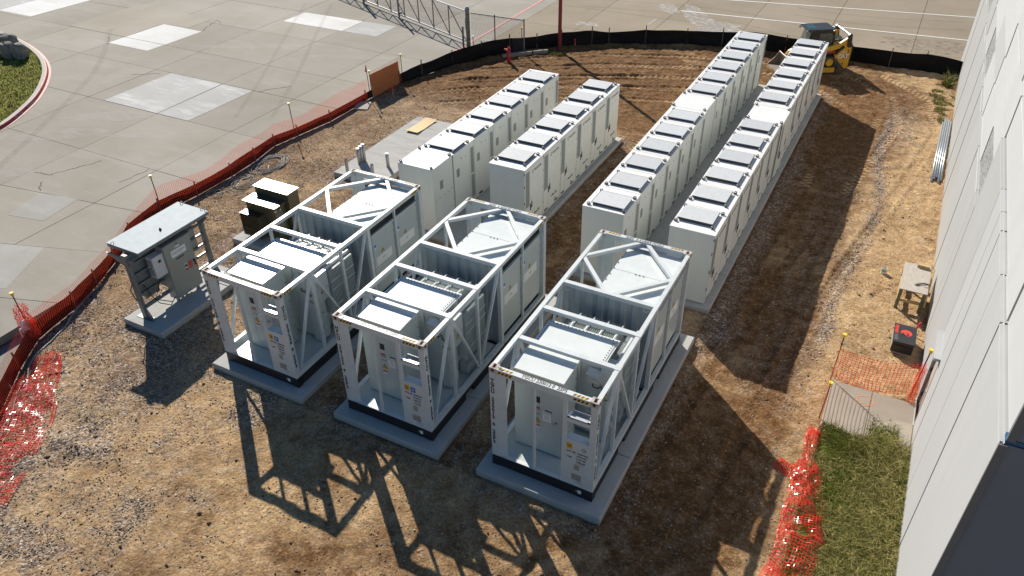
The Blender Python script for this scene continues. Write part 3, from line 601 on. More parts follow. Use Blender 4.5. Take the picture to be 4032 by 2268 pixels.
# ---- grass island with red kerb
KO = [(-60,16.6),(-52,16.4),(-46,16.1),(-41.25,15.63),(-38.31,15.08),(-35.42,14.1),(-33.28,12.95),(-31.59,11.61),(-30.18,10.16),(-29.4,9.08),(-28.71,7.92),(-28.31,6.94),(-27.95,5.2),(-27.8,2.5),(-27.8,-4),(-28,-12)]
def smooth_path(P, n=6):
    out = []
    for i in range(len(P)-1):
        p0, p1, p2, p3 = (np.array(P[max(i-1,0)]), np.array(P[i]), np.array(P[i+1]), np.array(P[min(i+2,len(P)-1)]))
        for k in range(n):
            t = k/n; out.append(tuple(.5*((2*p1)+(-p0+p2)*t+(2*p0-5*p1+4*p2-p3)*t*t+(-p0+3*p1-3*p2+p3)*t**3)))
    out.append(tuple(P[-1])); return out
KP = smooth_path(KO)
def normals2(P):
    out = []
    for i in range(len(P)):
        a, b = P[max(i-1,0)], P[min(i+1,len(P)-1)]; L_ = math.hypot(b[0]-a[0], b[1]-a[1]); out.append((-(b[1]-a[1])/L_, (b[0]-a[0])/L_))
    return out
KN = normals2(KP)   # left normals; island lies on the right of the path direction
def sweep(P, Nn, prof, i0, i1):
    m = MB(); k = len(prof); vs = []
    for i in range(i0, i1): vs += [(P[i][0]-Nn[i][0]*d, P[i][1]-Nn[i][1]*d, z) for d, z in prof]
    fs = []
    for i in range(i1-i0-1):
        for j in range(k-1): fs.append((i*k+j, i*k+j+1, (i+1)*k+j+1, (i+1)*k+j))
    return m.add(vs, fs)
kerb = empty('kerb', (0,0,0)); tag(kerb, 'curved concrete kerb with red painted fire lane face around the grass', 'kerb')
nK = len(KP); rs = 22
sweep(KP, KN, [(.045,.135),(.06,.15),(.26,.15),(.28,-.02)], 0, nK).build('kerb_top', KERBC, kerb)
sweep(KP, KN, [(0,0),(.045,.135)], 0, rs+1).build('kerb_face', KERBC, kerb)
sweep(KP, KN, [(.006,.02),(.040,.118)], rs, nK).build('painted_face', KERBR, kerb)
sweep(KP, KN, [(-.10,.010),(.0,.010),(.006,.02)], rs, nK).build('paint_overspray', KERBP, kerb); sweep(KP, KN, [(.040,.118),(.0452,.1362),(.06,.1515),(.09,.1515)], rs, nK).build('paint_edge', KERBP, kerb)
LETW = mat('faded_white_letters', (.42,.33,.33), .7, var=.25, vscale=20)
def face_text(s, i, size):
    t = Vector((KP[i-2][0]-KP[i+2][0], KP[i-2][1]-KP[i+2][1], 0)).normalized(); n = Vector((KN[i][0], KN[i][1], 0)); up = Vector((-n.x*.3, -n.y*.3, 1)).normalized(); n2 = t.cross(up)
    c = Vector((KP[i][0]-KN[i][0]*.023, KP[i][1]-KN[i][1]*.023, .068))+n2*.006
    me = text_mesh(s, size, sx=1.3, bold=.002); me.materials.clear(); me.materials.append(LETW); o = link('lettering', me, kerb)
    o.matrix_local = Matrix(((t.x,up.x,n2.x,c.x),(t.y,up.y,n2.y,c.y),(t.z,up.z,n2.z,c.z),(0,0,0,1)))
face_text('FIRE LANE', 58, .12); face_text('NO PARKING', 52, .12)
GRS = mat('grass_soil', (.15,.15,.025), .95, spec=.1, var=.45, vscale=2.5, bump=.5, bscale=30, dirt=(.10,.18,.014), damt=.9, dscale=.45, space='World')
ip = [(KP[i][0]-KN[i][0]*.27, KP[i][1]-KN[i][1]*.27) for i in range(nK)]
isl = MB().add([(x,y,.10) for x,y in ip]+[(-60,-12,.10)], [tuple(range(nK, -1, -1))]).build('grass_island', GRS); struct(isl)
def blades(name, xs, ys, zs, h, wd, lean, mats, seed, mi=None, seg=2):
    r = np.random.default_rng(seed+1000); n = len(xs); a = r.uniform(0, 2*np.pi, n); b = r.uniform(0, 2*np.pi, n)
    dx, dy = np.cos(a)*wd, np.sin(a)*wd; lx, ly = np.cos(b)*lean*h, np.sin(b)*lean*h
    rows = []
    for k in range(seg+1):
        t = k/seg; cx, cy, cz = xs+lx*t**1.8, ys+ly*t**1.8, zs+h*(t-.28*np.clip(lean,0,1.5)*t*t); q = (1-t*.85)
        rows += [np.stack([cx-dx*q, cy-dy*q, cz], -1), np.stack([cx+dx*q, cy+dy*q, cz], -1)]
    V = np.stack(rows, 1).reshape(-1, 3); k = 2*(seg+1)
    fq = np.array([(2*i, 2*i+1, 2*i+3, 2*i+2) for i in range(seg)]); F = (fq[None]+k*np.arange(n)[:,None,None]).reshape(-1, 4)
    mi = np.repeat(mi if mi is not None else r.integers(0, len(mats), n), seg)
    return np_mesh(name, V, F, mats, None, mi)
GM = [mat('grass_green', (.10,.145,.018), .8, spec=.12, var=.3, vscale=2, space='World'), mat('grass_olive', (.155,.15,.03), .8, spec=.12, var=.3, vscale=2, space='World'), mat('grass_straw', (.40,.33,.13), .8, spec=.12, var=.25, vscale=3, space='World'), mat('grass_dark', (.05,.075,.013), .8, spec=.12, var=.3)]
n = 42000; xs = rng.uniform(-46, -28, n); ys = rng.uniform(3, 16, n); k_ = inside(xs, ys, ip+[(-60,-12)]); xs, ys = xs[k_], ys[k_]; lush = fbm(xs, ys, .35, 5, 3)
stuff(blades('lawn_grass', xs, ys, np.full(len(xs), .10), rng.uniform(.05, .11, len(xs)), .016, .7, GM, 4, np.where(lush > .52, rng.integers(0, 2, len(xs)), rng.integers(1, 4, len(xs)))), 'short green lawn grass filling the island inside the red kerb', 'grass')
n = 46000; xs = rng.uniform(6.42, 8.36, n); ys = rng.uniform(-3.2, 4.9, n); ye = 4.82+.14*np.sin(xs*5)+.16*rng.standard_normal(n); k_ = ys < ye; xs, ys = xs[k_], ys[k_]
tall = np.clip((xs-6.9)/1.3, 0, 1); h = rng.uniform(.07, .2, len(xs))+tall*rng.uniform(0, .28, len(xs)); lu = fbm(xs, ys, 1.1, 15, 3)+.12*(1-tall)
stuff(blades('wild_grass', xs, ys, np.full(len(xs), .04), h, .0085, rng.uniform(.5, 1.5, len(xs)), GM, 6, np.where((lu > .64) & (h < .2), rng.integers(0, 2, len(xs)), np.where(rng.uniform(0,1,len(xs)) < .42, 2, np.where(rng.uniform(0,1,len(xs)) < .45, 3, 1))), 3), 'unmown green and straw coloured grass beside the white wall', 'grass')
n = 900; xs = rng.uniform(7.45, 8.1, n); ys = 5.0+.25*rng.standard_normal(n); stuff(blades('wild_grass', xs, ys, np.full(n,.05), rng.uniform(.05,.2,n), .008, 1.2, GM, 9, None, 3), 'dry grass wisps lapping over the near edge of the walkway', 'grass')
def weed_patch(name, cx, cy, rx, ry, n, hmax, label, seed, mi=None):
    r = np.random.default_rng(seed); a = r.uniform(0, 2*np.pi, n); q = np.sqrt(r.uniform(0, 1, n))*1.3; x = cx+np.cos(a)*q*rx; y = cy+np.sin(a)*q*ry; k = (fbm(x, y, 3.2, seed, 3)+.30*(1-q) > .60); x, y, n = x[k], y[k], int(k.sum()); mi = mi[:n] if mi is not None else None
    tag(blades(name, x, y, soil_z(x, y)-.02, r.uniform(.3, 1, n)*hmax, .012, .9, GM, seed, mi, 3), label, 'weeds', None, 'stuff')
weed_patch('weeds', -11.0, 26.1, .9, .35, 2600, .13, 'bright green weeds at the foot of the red pole', 21, np.random.default_rng(2).integers(0, 2, 2600))
weed_patch('weeds', -9.75, 26.95, .65, .25, 1300, .10, 'thin strip of weeds right of the red pole foot', 22, np.random.default_rng(2).integers(0, 2, 1300))
weed_patch('weeds', 7.55, 28.0, .45, 2.0, 5200, .15, 'green weeds along the wall below the black fence end', 23, np.random.default_rng(2).integers(0, 2, 4200))
weed_patch('weeds', 7.65, 30.2, .3, .7, 900, .6, 'tall dry weeds where the black fence meets the wall', 24, np.random.default_rng(2).integers(2, 4, 900))
weed_patch('weeds', 7.75, 25.5, .25, .35, 700, .12, 'small clump of weeds just beyond the steel pipes', 25, np.random.default_rng(2).integers(0, 2, 700))
for i, (cx, cy) in enumerate(((7.62,19.2),(7.3,17.6),(7.55,15.8),(7.2,15.2),(8.05,6.95),(7.7,18.3))):
    weed_patch('weeds', cx, cy, .26, .3, 200, .07, ('weed tuft beside the near end of the steel pipes','lone weed tuft on bare ground, second from the pipes','weed tuft by the wall, third from the steel pipes','weed tuft nearest the trestle table on bare ground','weed tuft at the foot of the capped stake by the wall','faint weed tuft just short of the steel pipes')[i], 30+i)
# ------------------------------------------------------------------ equipment pads
def pad(name, x0, x1, y0, y1, z1, label, cuts_y=(), m=PADC):
    t = empty(name, ((x0+x1)/2, (y0+y1)/2, 0)); tag(t, label, 'concrete pad')
    ys = [y0]+list(cuts_y)+[y1]; cx, cy = (x0+x1)/2, (y0+y1)/2
    for a, b in zip(ys[:-1], ys[1:]):
        MB().cbox(x0-cx, x1-cx, a-cy+(.003 if a > y0 else 0), b-cy-(.003 if b < y1 else 0), -.2, z1, .018).build('slab', m, t)
    return t
SK = [(-8.03,-.071), (-4.007,-.068), (0.0,0.0)]
pad('equipment_pad', -8.32, -5.28, -.38, 6.42, .25, 'concrete pad under the leftmost of the three white steel skids', (1.6,))
pad('equipment_pad', -4.28, -1.26, -.38, 6.42, .25, 'concrete pad under the middle of the three white steel skids', (1.65,))
pad('equipment_pad', -.26, 2.76, -.34, 6.44, .25, 'concrete pad under the rightmost white steel skid, nearest the wall', (1.55,))
pad('equipment_pad', -8.0, -3.66, 7.72, 17.62, .20, 'long concrete pad under the two shorter cabinet rows', (9.9,12.0,14.1,16.0))
pad('equipment_pad', -1.56, 2.74, 7.86, 25.98, .20, 'long concrete pad under the two longer cabinet rows', (9.8,11.7,13.6,15.5,17.4,19.3,21.2,23.2))
pad('equipment_pad', -12.05, -10.5, -.11, 3.2, .25, 'concrete pad under the roofed grey control rack', (2.45,))
pad('equipment_pad', -12.4, -9.1, 4.55, 6.7, .25, 'concrete pad under the dark green transformer')
pad('equipment_pad', -12.38, -10.2, 9.86, 15.7, .25, 'empty weathered concrete pad with conduit stubs standing on it', (), PADC2)

# ------------------------------------------------------------------ steel power skids
def hazard(name, parent, loc, face, length, hgt_, n):
    m = MB(); st = length/n
    m.add([(0,0,0),(length,0,0),(length,hgt_,0),(0,hgt_,0)], [(0,1,2,3)], 0)
    for i in range(n):
        a = i*st; m.add([(a,0,.0015),(a+st*.5,0,.0015),(a+st*.5+hgt_*.55,hgt_,.0015),(a+hgt_*.55,hgt_,.0015)] if a+st*.5+hgt_*.55 <= length else [(a,0,.0015),(a+st*.5,0,.0015),(length,hgt_,.0015),(min(a+hgt_*.55,length),hgt_,.0015)], [(0,1,2,3)], 1)
    o = m.build(name, [YEL, INK], parent, loc); o.rotation_euler = {'-y': (R(90),0,0), 'top': (0,0,0), 'toprev': (0,0,R(180)), '+x': (R(90),0,R(90))}[face]; return o
def plate(name, parent, face, at, u0, u1, v0, v1, m, t=.004):
    """thin label plate on a face: face '-y' at y=at with x u0..u1, z v0..v1; '+x' at x=at with y,z; 'top' at z=at with x,y"""
    b = MB()
    if face == '-y': b.box(u0,u1,at-t,at,v0,v1)
    elif face == '+x': b.box(at,at+t,u0,u1,v0,v1)
    else: b.box(u0,u1,v0,v1,at,at+t)
    return b.build(name, m, parent)
def triangle_sign(parent, face, at, u, v, s, base=False):
    p = MB(); q = MB(); t = .004
    poly = [(u-s*.58,v-s*.5),(u+s*.58,v-s*.5),(u,v+s*.5)]; poly2 = [(u-s*.42,v-s*.4),(u+s*.42,v-s*.4),(u,v+s*.33)]; bolt = [(u-.03*s,v+.15*s),(u+.06*s,v+.15*s),(u+.01*s,v-.02*s),(u+.08*s,v-.02*s),(u-.05*s,v-.32*s),(u-.01*s,v-.1*s),(u-.08*s,v-.1*s)]
    if face == '-y':
        p.extr(poly, 'y', at-t, at); q.extr(poly2, 'y', at-t*1.6, at-t*.9); r_ = MB().extr(bolt, 'y', at-t*2.1, at-t*1.5)
    else:
        p.extr(poly, 'x', at, at+t); q.extr(poly2, 'x', at+t*.9, at+t*1.6); r_ = MB().extr(bolt, 'x', at+t*1.5, at+t*2.1)
    o = p.build('warning_sign', INK, parent); q.build('warning_face', YEL, o); r_.build('lightning_symbol', INK, o)
    return o

H_ = 2.896; W_ = 2.438; L_ = 6.058
def skid(loc, code, serial, label, rusty, faded, ygcu):
    t = empty('power_skid', (loc[0], loc[1], .25)); tag(t, label, 'power skid', 'steel framed power skids on pads')
    B = lambda name, m, *boxes: (lambda mb: [mb.box(*b) for b in boxes] and mb.build(name, m, t))(MB())
    # corner castings
    for cx in (0, W_-.178):
        for cy in (0, L_-.162):
            mb = MB(); x0, x1, y0, y1, z0, z1 = cx-.003, cx+.178+.003, cy-.003, cy+.162+.003, H_-.118, H_+.004
            cx_, cy_ = (x0+x1)/2, (y0+y1)/2
            o_ = [(x0,y0),(x1,y0),(x1,y1),(x0,y1)]; i_ = [(cx_-.032,cy_-.06),(cx_+.032,cy_-.06),(cx_+.032,cy_+.06),(cx_-.032,cy_+.06)]
            mb.add([(x,y,z1) for x,y in o_]+[(x,y,z1) for x,y in i_]+[(x,y,z1-.08) for x,y in i_]+[(x,y,z0) for x,y in o_],
                   [(0,1,5,4),(1,2,6,5),(2,3,7,6),(3,0,4,7),(4,5,9,8),(5,6,10,9),(6,7,11,10),(7,4,8,11),(12,13,1,0),(13,14,2,1),(14,15,3,2),(15,12,0,3),(15,14,13,12)])
            mb.add([(x,y,z1-.079) for x,y in i_], [(0,1,2,3)], 1)
            if cy == 0: mb.extr([(cx_+.03*math.cos(a), (z0+z1)/2+.045*math.sin(a)) for a in (2*math.pi*k/10 for k in range(10))], 'y', y0-.002, y0+.01, 1)
            if cx > 0: mb.extr([(cy_+.03*math.cos(a), (z0+z1)/2+.045*math.sin(a)) for a in (2*math.pi*k/10 for k in range(10))], 'x', x1-.01, x1+.002, 1)
            mb.build('corner_casting', [RUST, DARKGAP], t)
    # front: left pressed post, right panel, header, thin post
    mb = MB(); mb.box(0,.15,0,.15,.3,H_-.118); mb.add([(.15,.004,.31),(.36,.05,.31),(.36,.05,2.745),(.15,.004,2.745),(.15,.03,.31),(.36,.075,.31),(.36,.075,2.745),(.15,.03,2.745)], [(0,1,2,3),(7,6,5,4),(1,5,6,2),(0,4,5,1),(3,2,6,7)]); mb.build('front_post', FRAMEW, t)
    B('front_post', FRAMEW, (2.29,W_,0,.15,.3,H_-.118))
    B('front_header', FRAMEW, (.178,W_-.178,0,.12,2.742,H_))
    B('front_sill', FRAMEW, (.15,2.29,.005,.10,.28,.318))
    B('door_post', FRAMEW, (1.0,1.05,.03,.09,.318,2.742))
    B('front_panel', FRAMEW, (1.68,1.78,.012,.05,.318,2.742),(1.78,2.29,.012,.05,.318,1.66),(1.78,2.29,.012,.05,2.14,2.27),(1.78,2.29,.012,.2,2.255,2.27),(1.78,2.29,.05,.2,1.645,1.66))
    B('step_shelf', STEEL, (1.84,2.22,.02,.17,2.271,2.276),(1.84,2.22,.17,.175,2.271,2.35))
    for zc in (.42,.98): MB().extr([(2.02,zc),(2.2,zc),(2.14,zc+.045),(2.08,zc+.045)], 'y', -.0, .012).build('lifting_recess', HATCH, t)
    # rear posts and header
    B('rear_post', FRAMEW, (0,.15,L_-.15,L_,.3,H_-.118)); B('rear_post', FRAMEW, (W_-.15,W_,L_-.15,L_,.3,H_-.118))
    B('rear_plate', FRAMEW, (.15,.42,L_-.09,L_-.05,.3,2.742)); B('rear_plate', FRAMEW, (W_-.24,W_-.15,L_-.09,L_-.05,.3,2.742))
    B('rear_header', FRAMEW, (.178,W_-.178,L_-.12,L_,2.742,H_))
    # side rails, cross beams
    for x0 in (0, W_-.1):
        B('top_rail', FRAMEW, (x0,x0+.1,.162,L_-.162,2.79,2.888))
        B('floor_rail', FRAMEW, (x0,x0+.1,.15,3.45,.3,.44)); B('floor_rail', FRAMEW, (x0,x0+.1,3.6,L_-.15,.3,.40))
        for yp in (1.2, 2.36): B('side_post', FRAMEW, (x0+.015,x0+.085,yp-.035,yp+.035,.44,2.79))
        B('side_post', FRAMEW, (x0,x0+.1,3.44,3.56,.3,2.79))
        B('side_post', FRAMEW, (x0+.02,x0+.08,4.70,4.76,.40,2.79))
        xm = x0+.05
        for p, q in (((xm,1.15,2.75),(xm,.22,.42)), ((xm,1.25,2.72),(xm,2.30,.5)), ((xm,2.42,.5),(xm,3.42,2.75))):
            MB().bar(p, q, .05, .07, up=(1,0,0)).build('side_brace', FRAMEW, t)
    for y0 in (1.13, 2.34):
        B('cross_beam', FRAMEW, (.1,W_-.1,y0,y0+.12,2.795,2.88))
        B('beam_lug', FRAMEW, (W_-.13,W_+.012,y0-.03,y0+.16,2.885,2.897))
    # bulkhead of corrugated sheet
    prof = []; x = .1
    while x < W_-.1-.28:
        prof += [(x,3.50),(x+.12,3.50),(x+.16,3.55),(x+.25,3.55)]; x += .29
    prof += [(W_-.1,3.50)]; k = len(prof); mb = MB()
    mb.add([(a,b,.3) for a,b in prof]+[(a,b,2.78) for a,b in prof], [(i,i+1,k+i+1,k+i) for i in range(k-1)]); mb.build('bulkhead_sheet', BULK, t)
    B('bulkhead_beam', FRAMEW, (.1,W_-.1,3.47,3.59,2.78,2.884)); B('bulkhead_back', SKIDW, (.1,W_-.1,3.565,3.60,.3,2.78))
    for xx in (.22, W_-.26): MB().torus((xx,3.45,2.76),(1,0,0),(0,-.7,-.7),.05,.012,8,5,0,math.pi).build('cable_hook', FRAMEW, t)
    # roof diamond bracing behind the bulkhead
    mid = (W_/2, L_-.1); zz = 2.83
    for p, q in (((.08,4.78,zz),(W_/2-.1,L_-.11,zz)), ((W_-.08,4.78,zz),(W_/2+.1,L_-.11,zz)), ((.08,4.72,zz),(W_/2-.1,3.56,zz)), ((W_-.08,4.72,zz),(W_/2+.1,3.56,zz))):
        MB().bar(p, q, .10, .085).build('roof_brace', FRAMEW, t)
    B('brace_gusset', FRAMEW, (W_/2-.22,W_/2+.22,L_-.3,L_-.12,2.792,2.80))
    # black base frame with fork pockets, floor
    mb = MB(); mb.box(0,W_,0,.16,.012,.3); mb.box(0,W_,L_-.16,L_,.012,.3)
    for x0 in (0, W_-.12):
        for a, b in ((.16,1.55),(1.95,3.95),(4.35,L_-.16)): mb.box(x0+.005,x0+.115,a,b,.012,.297)
        mb.box(x0+.005,x0+.115,1.55,1.95,.19,.297); mb.box(x0+.005,x0+.115,3.95,4.35,.19,.297)
    for yy in (.8,1.75,2.7,3.6,4.6,5.3): mb.box(.12,W_-.12,yy,yy+.09,.1,.29)
    mb.build('base_frame', BLACKP, t)
    for cx in (-.004, W_-.174):
        for cy in (-.004, L_-.158): MB().box(cx,cx+.178,cy,cy+.162,0,.118).build('base_casting', BLACKP, t)
    B('floor_plate', SKIDW, (.1,W_-.1,.10,1.5,.296,.312)); B('floor_plate', SKIDW, (.1,W_-.1,1.51,3.46,.291,.300)); B('floor_plate', SKIDW, (.1,W_-.1,3.6,L_-.1,.296,.306))
    MB().cyl((2.07,-.001,.16),(2.07,.01,.16),.025,10).build('plug', GRILLE, t); plate('paper_tag', t, '-y', -.001, 2.10, 2.18, .11, .21, PAPER)
    # switchgear cabinet in the front bay
    cab = MB().box(.3,1.46,.55,1.22,.34,2.64).build('switchgear_cabinet', SKIDW, t)
    MB().box(.32,1.44,.57,1.2,.312,.34).build('plinth', DARKGAP, cab)
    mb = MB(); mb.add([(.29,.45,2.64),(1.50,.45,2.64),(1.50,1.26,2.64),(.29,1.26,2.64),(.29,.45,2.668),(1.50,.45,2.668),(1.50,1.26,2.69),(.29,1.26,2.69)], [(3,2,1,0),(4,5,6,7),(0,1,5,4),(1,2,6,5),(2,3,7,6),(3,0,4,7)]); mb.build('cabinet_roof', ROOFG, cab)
    MB().box(.76,1.42,.538,.55,.42,2.30).build('cabinet_door', SKIDW, cab); MB().box(.32,.74,.544,.55,.42,2.30).build('cabinet_door', SKIDW, cab)
    MB().box(1.405,1.425,.53,.538,.45,2.28).build('door_edge', FRAMEW, cab)
    plate('window', cab, '-y', .538, .79,.92,1.80,1.98, BLACK); plate('red_notice', cab, '-y', .538, .79,.92,1.635,1.68, REDP); plate('notice', cab, '-y', .538, .79,.92,1.57,1.634, GRILLE); plate('notice', cab, '-y', .538, .79,.92,1.45,1.50, GRILLE)
    triangle_sign(cab, '-y', .538, .855, 1.30, .13); plate('notice', cab, '-y', .538, .80,.91,1.185,1.232, YEL)
    plate('red_notice', cab, '-y', .538, .79,.92,1.105,1.145, REDP); plate('notice', cab, '-y', .538, .79,.92,1.06,1.104, PAPER)
    plate('green_notice', cab, '-y', .538, 1.04,1.2,1.58,1.66, GREENS); pp = plate('paper_sheet', cab, '-y', .533, .985,1.19,1.33,1.62, PAPER)
    text('DALC01745' if ygcu else 'DALC01748', .036, pp, (1.087,.528,1.575), '-y', INK); text('STANDARD TAG', .018, pp, (1.087,.528,1.525), '-y', INKG); text('18.07KV', .034, pp, (1.087,.528,1.465), '-y', INK); plate('print_line', pp, '-y', .529, 1.01, 1.16, 1.395, 1.405, INKG, .002)
    MB().bar((1.24,.522,1.30),(1.30,.522,1.40),.02,.02).box(1.28,1.33,.515,.538,1.36,1.40).build('door_handle', STEEL, cab)
    mb = MB()
    for zz_ in np.arange(.55, 2.4, .28): mb.cyl((1.46,1.18,zz_),(1.475,1.18,zz_),.014,6)
    mb.build('bolt_row', GRILLED, cab)
    # transformer
    tank = MB().box(.36,1.9,1.52,2.28,.40,2.58).build('transformer_tank', SKIDW, t)
    MB().box(.42,1.78,1.6,2.25,.30,.40).build('tank_base', SKIDW, tank)
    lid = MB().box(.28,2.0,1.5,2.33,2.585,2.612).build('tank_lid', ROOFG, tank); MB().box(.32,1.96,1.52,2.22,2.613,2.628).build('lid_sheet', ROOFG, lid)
    mb = MB()
    for yy in np.arange(1.56, 2.2, .085):
        for xx in (.365, 1.915): mb.cyl((xx,yy,2.626),(xx,yy,2.641),.013,6)
    for xx in np.arange(.33, 1.98, .09): mb.cyl((xx,2.275,2.61),(xx,2.275,2.626),.013,6)
    mb.build('lid_bolts', GRILLED, lid)
    for x0 in (.5, .95, 1.4):
        MB().box(x0-.03,x0+.03,1.48,1.52,.45,2.5).build('tank_rib', SKIDW, tank)
    jb = MB().box(1.66,1.93,1.34,1.48,2.08,2.32).build('junction_box', SKIDW, t); MB().add([(1.64,1.29,2.335),(1.95,1.29,2.335),(1.95,1.49,2.38),(1.64,1.49,2.38),(1.64,1.29,2.32),(1.95,1.29,2.32),(1.95,1.49,2.365),(1.64,1.49,2.365)], [(0,1,2,3),(7,6,5,4),(0,4,5,1),(1,5,6,2),(2,6,7,3),(3,7,4,0)]).build('box_hood', FRAMEW, jb)
    text('warning', .035, jb, (1.79,1.337,2.2), '-y', REDP)
    MB().tube([(1.75,1.42,2.08),(1.78,1.38,1.95),(1.9,1.36,1.96),(1.98,1.36,2.05),(2.0,1.37,1.93),(2.04,1.40,1.84),(2.1,1.42,1.92),(2.12,1.45,2.05)], .016, 6).build('black_cable', CABLEB, t)
    # radiators
    def radiator(name, x0, x1, y0, y1, z0, z1, along):
        mb = MB()
        n = int(((y1-y0) if along == 'y' else (x1-x0))/.05)
        for i in range(n):
            if along == 'y': y = y0+i*.05; mb.box(x0,x1,y,y+.013,z0,z1)
            else: x_ = x0+i*.05; mb.box(x_,x_+.013,y0,y1,z0,z1)
        r = mb.build(name, SKIDW, tank)
        if along == 'y':
            for zc in (z0+.3,(z0+z1)/2+.1,z1-.35): MB().box(x1,x1+.008,y0,y1-.02,zc,zc+.025).build('radiator_band', FRAMEW, r)
            MB().cyl(((x0+x1)/2,y0-.05,z1+.03),((x0+x1)/2,y1,z1+.03),.045,10).build('header_pipe', FRAMEW, r)
        else:
            MB().cyl((x0,(y0+y1)/2-.05,z1+.045),(x1,(y0+y1)/2-.05,z1+.045),.022,8).build('header_pipe', FRAMEW, r)
            for xx in np.linspace(x0+.25, x1-.1, 4): MB().cyl((xx,y0-.1,z1+.06),(xx,y0+.12,z1+.06),.032,8).box(xx-.012,xx+.012,y0+.12,y1,z1+.01,z1+.03).build('pipe_stub', FRAMEW, r)
        return r
    radiator('radiator', 1.98, 2.29, 1.95, 2.92, .95, 2.36, 'y'); radiator('radiator', .5, 1.9, 2.5, 3.1, .9, 2.42, 'x'); radiator('radiator', .1+.03, .32, 1.75, 2.6, .95, 2.2, 'y')
    tb = MB().box(1.92,2.27,1.42,1.86,1.66,2.46).build('terminal_box', SKIDW, t); MB().box(2.27,2.278,1.44,1.84,1.68,2.42).build('box_door', SKIDW, tb)
    triangle_sign(tb, '+x', 2.278, 1.62, 1.98, .15); plate('notice', tb, '+x', 2.278, 1.47,1.60,2.18,2.22, GRILLE); MB().torus((2.28,1.80,1.97),(0,0,1),(1,0,0),.05,.01,8,5,-math.pi/2,math.pi/2).build('box_handle', STEEL, tb)
    MB().box(1.88,2.1,1.42,1.8,.36,1.6).build('cable_duct', SKIDW, t); MB().box(2.0,2.22,1.5,1.62,.75,.85).box(2.0,2.22,1.5,1.62,1.15,1.22).build('duct_bracket', SKIDW, t); MB().box(1.95,2.2,2.1,2.4,.32,.62).build('valve_box', SKIDW, t); MB().box(2.0,2.28,2.6,3.3,.31,.42).build('support_beam', SKIDW, t)
    # inverter cabinet in the rear bay
    inv = MB().box(.9,2.33,3.64,5.92,.50,2.67).build('inverter_cabinet', SKIDW, t); MB().box(.95,2.30,3.68,5.88,.306,.50).build('plinth', DARKGAP, inv)
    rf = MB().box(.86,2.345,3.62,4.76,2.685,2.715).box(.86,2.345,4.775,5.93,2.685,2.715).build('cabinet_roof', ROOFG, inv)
    MB().box(.88,2.32,3.66,5.9,2.67,2.685).build('roof_seam', DARKGAP, rf)
    mb = MB()
    for yy in np.arange(3.7, 5.95, .27): mb.cyl((.88,yy,2.714),(.88,yy,2.734),.015,6)
    for xx in (1.45,1.55,1.65): mb.cyl((xx,4.74,2.714),(xx,4.74,2.738),.015,6)
    mb.build('roof_bolts', GRILLED, rf)
    for y0, y1 in ((3.68,4.70),(4.80,5.84)):
        d = MB().box(2.33,2.352,y0,y1,.56,2.46).build('inverter_door', SKIDW, inv)
        MB().box(2.352,2.362,y0+.03,y0+.05,.6,2.38).build('hinge', FRAMEW, d)
        plate('white_label', d, '+x', 2.352, y0+.1, y1-.2, 1.42, 1.70, PAPER); text('ATP', .07, d, (2.358,(y0+y1)/2-.06,1.56), '+x', INKG)
        triangle_sign(d, '+x', 2.352, y0+.42, 1.81, .13); bp = plate('blue_notice', d, '+x', 2.352, y0+.06, y0+.14, 1.98, 2.14, PAPER); plate('blue_notice', bp, '+x', 2.357, y0+.065, y0+.135, 2.04, 2.13, BLUEP)
        MB().box(2.20,2.34,y0-.02,y1,2.50,2.668).build('air_slot', BLACKP, inv); MB().box(2.335,2.40,y0-.02,y1,2.47,2.50).build('slot_lip', FRAMEW, inv)
        mb = MB()
        for zc in (2.53,2.575,2.62): mb.box(2.325,2.35,y0,y1-.02,zc,zc+.012)
        mb.build('louvre', CATB, inv)
        mb = MB()
        for zc in np.arange(.62, 2.4, .25): mb.cyl((2.35,y1-.03,zc),(2.36,y1-.03,zc),.012,6)
        mb.build('bolt_row', GRILLED, d)
    MB().box(2.325,2.345,4.705,4.795,.5,2.66).build('door_gap', DARKGAP, inv); MB().cyl((2.37,4.745,.42),(2.37,4.745,2.7),.014,8).build('tie_rod', FRAMEW, t)
    # hazard stripes and lettering
    hz = 'hazard_stripes'; nn = 4 if ygcu else 4
    hazard(hz, t, (.2,-.002,2.79), '-y', .34, .07, nn); hazard(hz, t, (1.9,-.002,2.79), '-y', .34, .07, nn)
    hazard(hz, t, (.2,.018,H_+.002), 'top', .34, .06, nn) if ygcu else None
    hazard(hz, t, (1.88,.018,H_+.002), 'top', .34, .06, nn)
    hazard(hz, t, (.56,L_-.018,H_+.002), 'toprev', .34, .06, nn); hazard(hz, t, (W_-.2,L_-.018,H_+.002), 'toprev', .34, .06, nn)
    hazard(hz, t, (W_+.0015,.18,2.80), '+x', .28, .075, 3); hazard(hz, t, (W_+.0015,L_-.5,2.80), '+x', .28, .075, 3)
    ink = INKG if faded else INK
    text(code+' '+serial+'  25P5', .135, t, (W_/2+.02,.062,H_+.001), 'top', ink, sx=.80, bold=.0035); text(code+' '+serial+'  25P5', .135, t, (W_/2,L_-.062,H_+.001), 'toprev', INK, sx=.80, bold=.0035)
    stack = '\n'.join(list(code+' '+serial.replace(' ', '')[:-1]+' '+serial[-1]+' 25P5'))
    text(stack, .125, t, (.068,-.0015,1.64), '-y', INK, line=.86, bold=.006); text(stack, .125, t, (W_+.0015,.072,1.60), '+x', INK, line=.86, bold=.006)
    yp = plate('height_sign', t, '-y', .012, 1.80, 1.92, 1.38, 1.55, YEL); text('2.9m\n9\'6"', .055, yp, (1.86,.007,1.465), '-y', INK, bold=.001)
